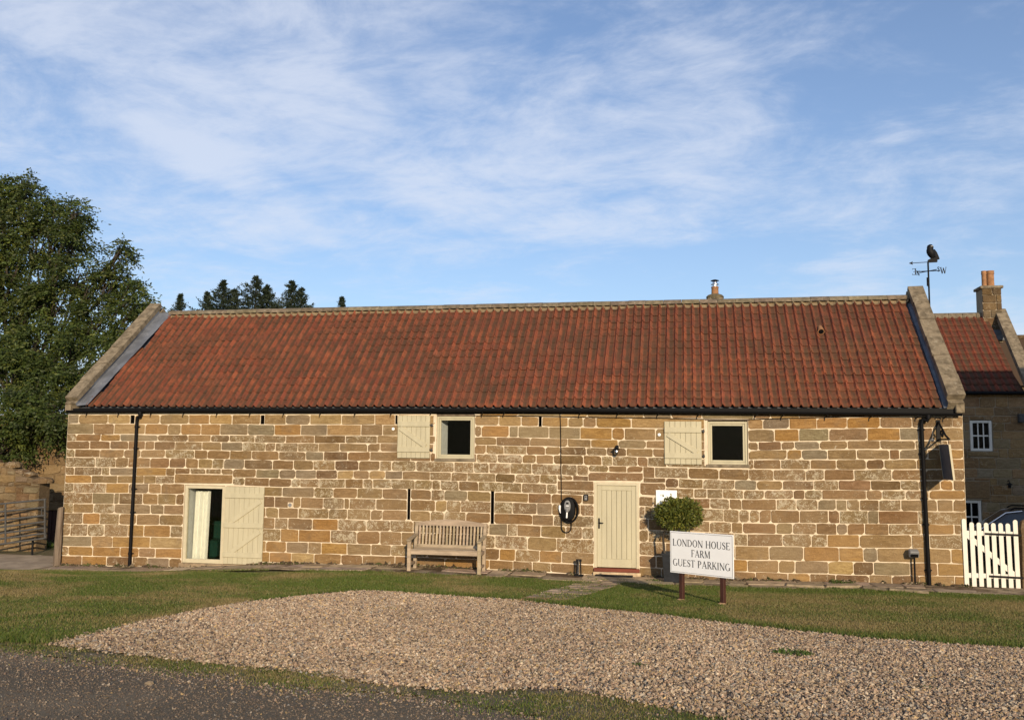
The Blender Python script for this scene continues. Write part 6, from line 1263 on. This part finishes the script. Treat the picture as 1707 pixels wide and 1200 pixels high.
# added wing, unseen to the right, shaped to shade the yard and farmhouse
WX0, WX1, WY0, WY1, WZ = 11.0, 18.0, -5.2, -0.8, 7.0; wm = (WY0 + WY1) / 2; wr = WZ + 2.7
mb = MB(); mb.add([(WX0, WY0, -.5), (WX0, WY1, -.5), (WX0, WY1, WZ), (WX0, wm, wr), (WX0, WY0, WZ), (WX1, WY0, -.5), (WX1, WY1, -.5), (WX1, WY1, WZ), (WX1, wm, wr), (WX1, WY0, WZ)], [(0, 1, 2, 3, 4), (5, 9, 8, 7, 6), (0, 4, 9, 5), (1, 6, 7, 2)]); WW = mb.build('shade_wing_wall', M['mortar_far'], FH)
z = -.4
while z < WZ - .1:
    x_ = WX0
    while x_ < WX1 - .3:
        w = random.uniform(.6, 1.2); V_, F_, c_ = stone_geo(x_, min(x_ + w, WX1), (lambda X_, q=z: q), (lambda X_, q=z + .4: q), stone_col(random.choice('tbrgo')), y=WY0, proud=.015); MB(c_).add(V_, F_).build('stone', M['stone_far'], WW); x_ += w  # stones of the added, unseen shade wing
    z += .4
mb = MB((.22, .075, .04, 1)); mb.add([(WX0 - .1, WY0 - .15, WZ - .12), (WX1 + .1, WY0 - .15, WZ - .12), (WX1 + .1, wm, wr + .05), (WX0 - .1, wm, wr + .05), (WX1 + .1, WY1 + .15, WZ - .12), (WX0 - .1, WY1 + .15, WZ - .12)], [(0, 1, 2, 3), (3, 2, 4, 5)]); mb.build('shade_wing_roof', M['tile_far'], FH)
# low roof seen past the farmhouse coping
P = at(1700, 575, 17)
OB = thing('rear_outbuilding', 'mossy low roof just visible past the farmhouse coping', 'building', (P[0] + 2, 17, -.4))
mb = MB((.16, .13, .08, .4)); mb.box(P[0] - 1.5, P[0] + 6, 17.1, 21, -.5, P[2] - 1.5); mb.build('wall', M['stone_far'], OB)
mb = MB((.10, .085, .05, 1)); zt_ = at(1700, 563, 19)[2]; mb.add([(P[0] - 1.6, 16.9, P[2] - 1.6), (P[0] + 6.1, 16.9, P[2] - 1.6), (P[0] + 6.1, 19, zt_), (P[0] - 1.6, 19, zt_), (P[0] + 6.1, 21.2, P[2] - 1.6), (P[0] - 1.6, 21.2, P[2] - 1.6)], [(0, 1, 2, 3), (3, 2, 4, 5)]); mb.build('roof', M['tile_far'], OB)
mb = MB(); mb.tube([(P[0] - 1.6, 19, zt_ + .02), (P[0] + 6.1, 19, zt_ + .02)], .10, 8); mb.col = (.6, .5, .4, 1); mb.c = [mb.col] * len(mb.v); mb.build('ridge', M['ridge'], OB)

# ------------------------------------------------------------------ parked car behind the gate
YC = 5.2; cp = at(1655, 845, YC); gcar = -.35; hcar = at(1690, 842, YC)[2] - gcar; sc_ = hcar / 1.66
CAR = thing('parked_car', 'dark car with roof bars parked behind the white gate', 'car', (cp[0] + 1.2 * sc_, YC, gcar)); yaw = R(-14)
cax = np.array([math.cos(yaw), math.sin(yaw), 0]); cay = np.array([-math.sin(yaw), math.cos(yaw), 0]); rl = at(1652, 846, YC); c0 = np.array([rl[0] - 1.62 * sc_, YC, gcar])
def cpt(x, y, z): return c0 + (cax * x + cay * y + np.array([0, 0, z])) * sc_
def csec(prof, wfun, name, mat, parent, smooth=True):
    V = []; n = len(prof)
    for sy in (-1, 1):
        for x, z in prof: V.append(cpt(x, sy * wfun(z), z))
    F = [tuple(range(n))[::-1], tuple(range(n, 2 * n))] + [(i, (i + 1) % n, n + (i + 1) % n, n + i) for i in range(n)]
    return MB().add(V, F).build(name, mat, parent, smooth=smooth)
csec([(0.02, .35), (0, .62), (.10, .82), (.9, .98), (1.15, 1.04), (3.9, 1.06), (4.45, .98), (4.52, .6), (4.45, .32)], lambda z: .92 - .06 * abs(z - .7), 'body', M['car'], CAR)
csec([(1.15, 1.03), (1.80, 1.52), (2.1, 1.60), (3.4, 1.60), (3.9, 1.50), (4.3, 1.04)], lambda z: .86 - .22 * max(0, z - 1.03) / .57, 'cabin', M['car'], CAR)
V = [cpt(1.23, -.76, 1.075), cpt(1.23, .76, 1.075), cpt(1.76, .64, 1.475), cpt(1.76, -.64, 1.475)]; mb = MB(); off = np.array([-.012, 0, .012]); mb.add([v + off for v in V], [(0, 1, 2, 3)]); mb.build('windscreen', M['carglass'], CAR)
for sy in (-1, 1):
    wv = lambda z: sy * (.86 - .22 * max(0, z - 1.03) / .57 + .012)
    for pr in ([(1.42, 1.09), (1.92, 1.49), (2.55, 1.52), (2.55, 1.10)], [(2.65, 1.10), (2.65, 1.52), (3.4, 1.51), (3.65, 1.12)]): mb = MB(); mb.add([cpt(x, wv(z), z) for x, z in pr], [tuple(range(4))]); mb.build('side_window', M['carglass'], CAR)
    mb = MB(); mb.tube([cpt(1.18, wv(1.03) , 1.05), cpt(1.84, wv(1.52), 1.53), cpt(2.2, wv(1.58), 1.585)], .022 * sc_, 6); mb.build('pillar_trim', M['steel'], CAR, smooth=True)
    mb = MB(); mb.tube([cpt(1.95, sy * .58, 1.60), cpt(2.05, sy * .58, 1.655), cpt(3.4, sy * .58, 1.655), cpt(3.5, sy * .58, 1.60)], .02 * sc_, 6); mb.build('roof_bar', M['black'], CAR, smooth=True)
    mb = MB(); mb.obox(cpt(.12, sy * .62, .72), cax, cay, (0, 0, 1), .2 * sc_, .34 * sc_, .14 * sc_, .03); mb.build('headlight', M['steel'], CAR)
    mb = MB(); mb.obox(cpt(1.45, sy * 1.0, 1.1), cax, cay, (0, 0, 1), .12 * sc_, .2 * sc_, .14 * sc_, .03); mb.build('wing_mirror', M['car'], CAR)
    for xw in (.85, 3.55): P = cpt(xw, sy * .78, .34); mb = MB(); mb.lathe([(.2 * sc_, -.11), (.33 * sc_, -.1), (.34 * sc_, 0), (.33 * sc_, .1), (.2 * sc_, .11)], P, 20, axis=(tuple(cax), (0, 0, 1), tuple(cay))); wh = mb.build('wheel', M['tyre'], CAR, smooth=True); mb = MB(); mb.lathe([(.2 * sc_, -.115), (.19 * sc_, 0), (.2 * sc_, .115)], P, 16, axis=(tuple(cax), (0, 0, 1), tuple(cay))); mb.build('rim', M['galv'], wh)
mb = MB(); mb.obox(cpt(.0, 0, .58), cax, cay, (0, 0, 1), .05 * sc_, .9 * sc_, .2 * sc_, .01); mb.build('grille', M['black'], CAR); mb = MB(); mb.obox(cpt(2.4, 0, 1.655), cax, cay, (0, 0, 1), .05, 1.2 * sc_, .03, .006); mb.build('cross_bar', M['black'], CAR)

# ------------------------------------------------------------------ trees
def lobes_from(spec):
    return [(at(x, y, Y), r / (FPX / np.dot(at(x, y, Y) - CAM, FW))) for x, y, r, Y in spec]
def ash_tree(name, label, base, lobes, sprays, parent_group=None, spray_len=.30):
    T = thing(name, label, 'tree', base, parent_group); top = max(l[0][2] for l in lobes)
    tr = MB(); bx_, by_, bz_ = base; fork = np.array([bx_ + .1, by_, bz_ + (top - bz_) * .38])
    tr.tube([(bx_, by_, bz_ - .3), (bx_, by_, bz_ + .3), tuple((np.array(base) + fork) / 2 + [.08, 0, 0]), tuple(fork)], [.42, .33, .28, .24], 10); tr.build('trunk', M['bark'], T, smooth=True)
    lm = MB()
    for c, r in lobes:
        s0 = fork - [0, 0, random.uniform(0, 1.5)]; m = s0 * .5 + c * .5 + rng.normal(0, .3, 3); m[2] -= r * .35; m2 = s0 * .22 + c * .78 + rng.normal(0, .25, 3); lm.tube([tuple(s0), tuple(s0 * .75 + m * .25 + rng.normal(0, .12, 3)), tuple(m), tuple(m2), tuple(c)], [.10, .085, .06, .04, .02], 6)
        for i in range(9):
            d = rng.normal(0, 1, 3); d /= np.linalg.norm(d); e = c + d * r * .9; lm.tube([tuple(m * .35 + c * .65), tuple((c + e) / 2 + [0, 0, .1]), tuple(e)], [.028, .016, .006], 4)
    lm.build('limbs', M['bark'], T, smooth=True)
    Cs, Us, Ls = [], [], []
    for c, r in lobes:
        nc = max(8, int(13 * r * r)); cu_ = rng.normal(0, 1, (nc, 3)); cu_[:, 2] += .25; cu_ /= np.linalg.norm(cu_, axis=1, keepdims=True); cr = rng.uniform(.35, 1.0, nc) ** .5; cc2 = c + cu_ * (cr * r)[:, None]
        tone = rng.uniform(.65, 1.35, nc); n = int(sprays * r * r); k = rng.integers(0, nc, n); off = rng.normal(0, 1, (n, 3)) * np.array([.27, .27, .15]) * min(1.0, .55 + r * .3); off[:, 2] -= .10 * (off[:, 0] ** 2 + off[:, 1] ** 2) / .1
        u = cu_[k] * .7 + off * 1.2; u /= np.linalg.norm(u, axis=1, keepdims=True)
        Cs.append(cc2[k] + off); Us.append(u); Ls.append(tone[k])
    Cs, Us, Ls = np.concatenate(Cs), np.concatenate(Us), np.concatenate(Ls); n = len(Cs)
    # each spray: a drooping rachis with paired leaflets
    d = Us + rng.normal(0, .6, (n, 3)); d[:, 2] -= .35; d /= np.linalg.norm(d, axis=1, keepdims=True); s_ = np.cross(d, np.array([0, 0, 1.0])); s_ /= np.linalg.norm(s_, axis=1, keepdims=True) + 1e-9
    v = rng.uniform(.6, 1.35, (n, 1)) * Ls[:, None]; warm = (rng.random((n, 1)) < .22); cols = v * np.where(warm, np.array([[1.45, 1.25, .9]]), np.array([[.95, 1.0, .95]])); Vl = []; Cl = []
    for t, sg in ((.2, 1), (.3, -1), (.55, 1), (.65, -1), (.95, 0)):
        L_ = spray_len * rng.uniform(.7, 1.2, (n, 1)); p = Cs + d * L_ * t; p[:, 2] -= (.25 * L_ * t * t)[:, 0]; o = d * .6 + s_ * sg * .85 + np.array([0, 0, -.25]) + rng.normal(0, .2, (n, 3)); o /= np.linalg.norm(o, axis=1, keepdims=True)
        w = np.cross(o, d + rng.normal(0, .5, (n, 3))); w /= np.linalg.norm(w, axis=1, keepdims=True) + 1e-9; ll = .135 * rng.uniform(.75, 1.25, (n, 1)); ww = .030
        Vl.append(np.stack([p, p + o * ll * .5 + w * ww, p + o * ll, p + o * ll * .5 - w * ww], 1)); Cl.append(cols)
    leaf_obj('crown', np.concatenate(Vl).reshape(-1, 3), M['ash'], T, np.concatenate(Cl)); return T
spec = [(-60, 370, 85, 11), (12, 350, 46, 11), (-5, 410, 44, 10.5), (10, 395, 34, 10.5), (60, 405, 36, 10.5), (-10, 480, 44, 10.2), (66, 490, 30, 10.2), (52, 345, 44, 10.5), (42, 312, 20, 10.5), (92, 372, 44, 10.5), (120, 408, 36, 10), (126, 350, 18, 10), (-30, 455, 58, 11), (92, 440, 38, 11), (135, 455, 36, 10), (160, 480, 34, 10), (195, 432, 24, 10), (205, 412, 12, 10), (190, 470, 30, 10), (222, 492, 28, 9.5), (238, 512, 22, 9.5), (100, 510, 48, 10), (45, 520, 46, 10.5), (-20, 540, 60, 10), (170, 530, 45, 9.5), (215, 540, 34, 9.5), (60, 580, 52, 9), (130, 585, 50, 9), (190, 590, 40, 9)]
ash_tree('ash_tree', 'large spreading ash tree rising behind the left end of the barn', (at(30, 760, 10.5)[0], 10.5, -.4), lobes_from(spec), 640, 'ash trees left of the barn')
spec = [(-40, 630, 65, 7.5), (20, 625, 50, 7.5), (75, 640, 50, 7.5), (130, 640, 42, 7.5), (165, 620, 32, 7.5), (105, 690, 32, 4.6), (60, 700, 36, 4.6), (10, 700, 50, 4.6), (-40, 720, 55, 4.6), (98, 722, 20, 4.6), (20, 740, 30, 4.4), (-25, 775, 30, 4.2)]
ash_tree('ash_tree', 'smaller leafy ash tree hanging over the old masonry wall', (at(-45, 800, 6.6)[0], 6.6, -.4), lobes_from(spec), 700, 'ash trees left of the barn')
def conifer(px, py, Y, half, label, h=9.0, nb=120):
    tip = at(px, py, Y); T = thing('conifer_tree', label, 'tree', (tip[0], Y, tip[2] - h), 'conifers behind the barn roof'); mb = MB(); mb.tube([(tip[0] + .1, Y, tip[2] - h), (tip[0] + .03, Y, tip[2] - 2), (tip[0], Y, tip[2])], [.2, .05, .01], 7); mb.build('trunk', M['bark'], T)
    C, U = [], []
    for i in range(nb):
        dz = 4.2 * (i / nb) ** 1.25 + .04; a = i * 2.4 + random.uniform(-.5, .5); L_ = (.04 + half * .30 * dz ** 1.15) * random.choice((.35, .6, .9, 1.0, 1.25)); d = np.array([math.cos(a), math.sin(a), random.uniform(-.15, .45)]); m = int(14 + 80 * min(L_, 1.4))
        for k in range(m):
            t = random.uniform(.05, 1.0); w = (.10 * (1.15 - t) + .02) * min(1.0, .3 + dz)
            C.append(np.array([tip[0], Y, tip[2] - dz]) + d * L_ * t + np.array([0, 0, .22 * L_ * t * t]) + np.array([random.gauss(0, w), random.gauss(0, w), random.gauss(0, w * .55)])); U.append(d * .9 + np.array([0, 0, .35]))
    for k in range(60): t = random.random(); C.append(np.array([tip[0] + random.gauss(0, .015 + .04 * t), Y, tip[2] - .7 * t])); U.append(np.array([random.gauss(0, .5), random.gauss(0, .5), .8]))
    C, U = np.array(C), np.array(U); n = len(C)
    leaf_obj('foliage', leaf_cloud(C, 0, .14, .024, U * 1.6, 0, .0), M['conifer'], T, rng.uniform(.6, 1.4, (n, 1)) * np.ones((1, 3)))
for px, py, Y, half, lb in ((301, 491, 24, 1.0, 'small conifer tip just right of the left gable peak'), (346, 488, 23.5, 1.3, 'low conifer tip at the left end of the dark conifer clump'), (373, 468, 23, 1.7, 'broad conifer top nearest the left gable in the clump'), (391, 483, 24, 1.5, 'short conifer top between the broad one and the tallest one'), (427, 462, 23.5, 2.0, 'tallest conifer top above the barn ridge'), (446, 476, 24.5, 1.7, 'conifer top close beside the tallest one on its right'), (487, 469, 23, 1.9, 'conifer top standing at the right end of the dark clump'), (502, 481, 24, 1.4, 'lowest conifer top leaning out on the right of the clump'), (570, 496, 25, .6, 'lone tiny conifer tip standing apart on the right')):
    conifer(px, py, Y, half, lb)
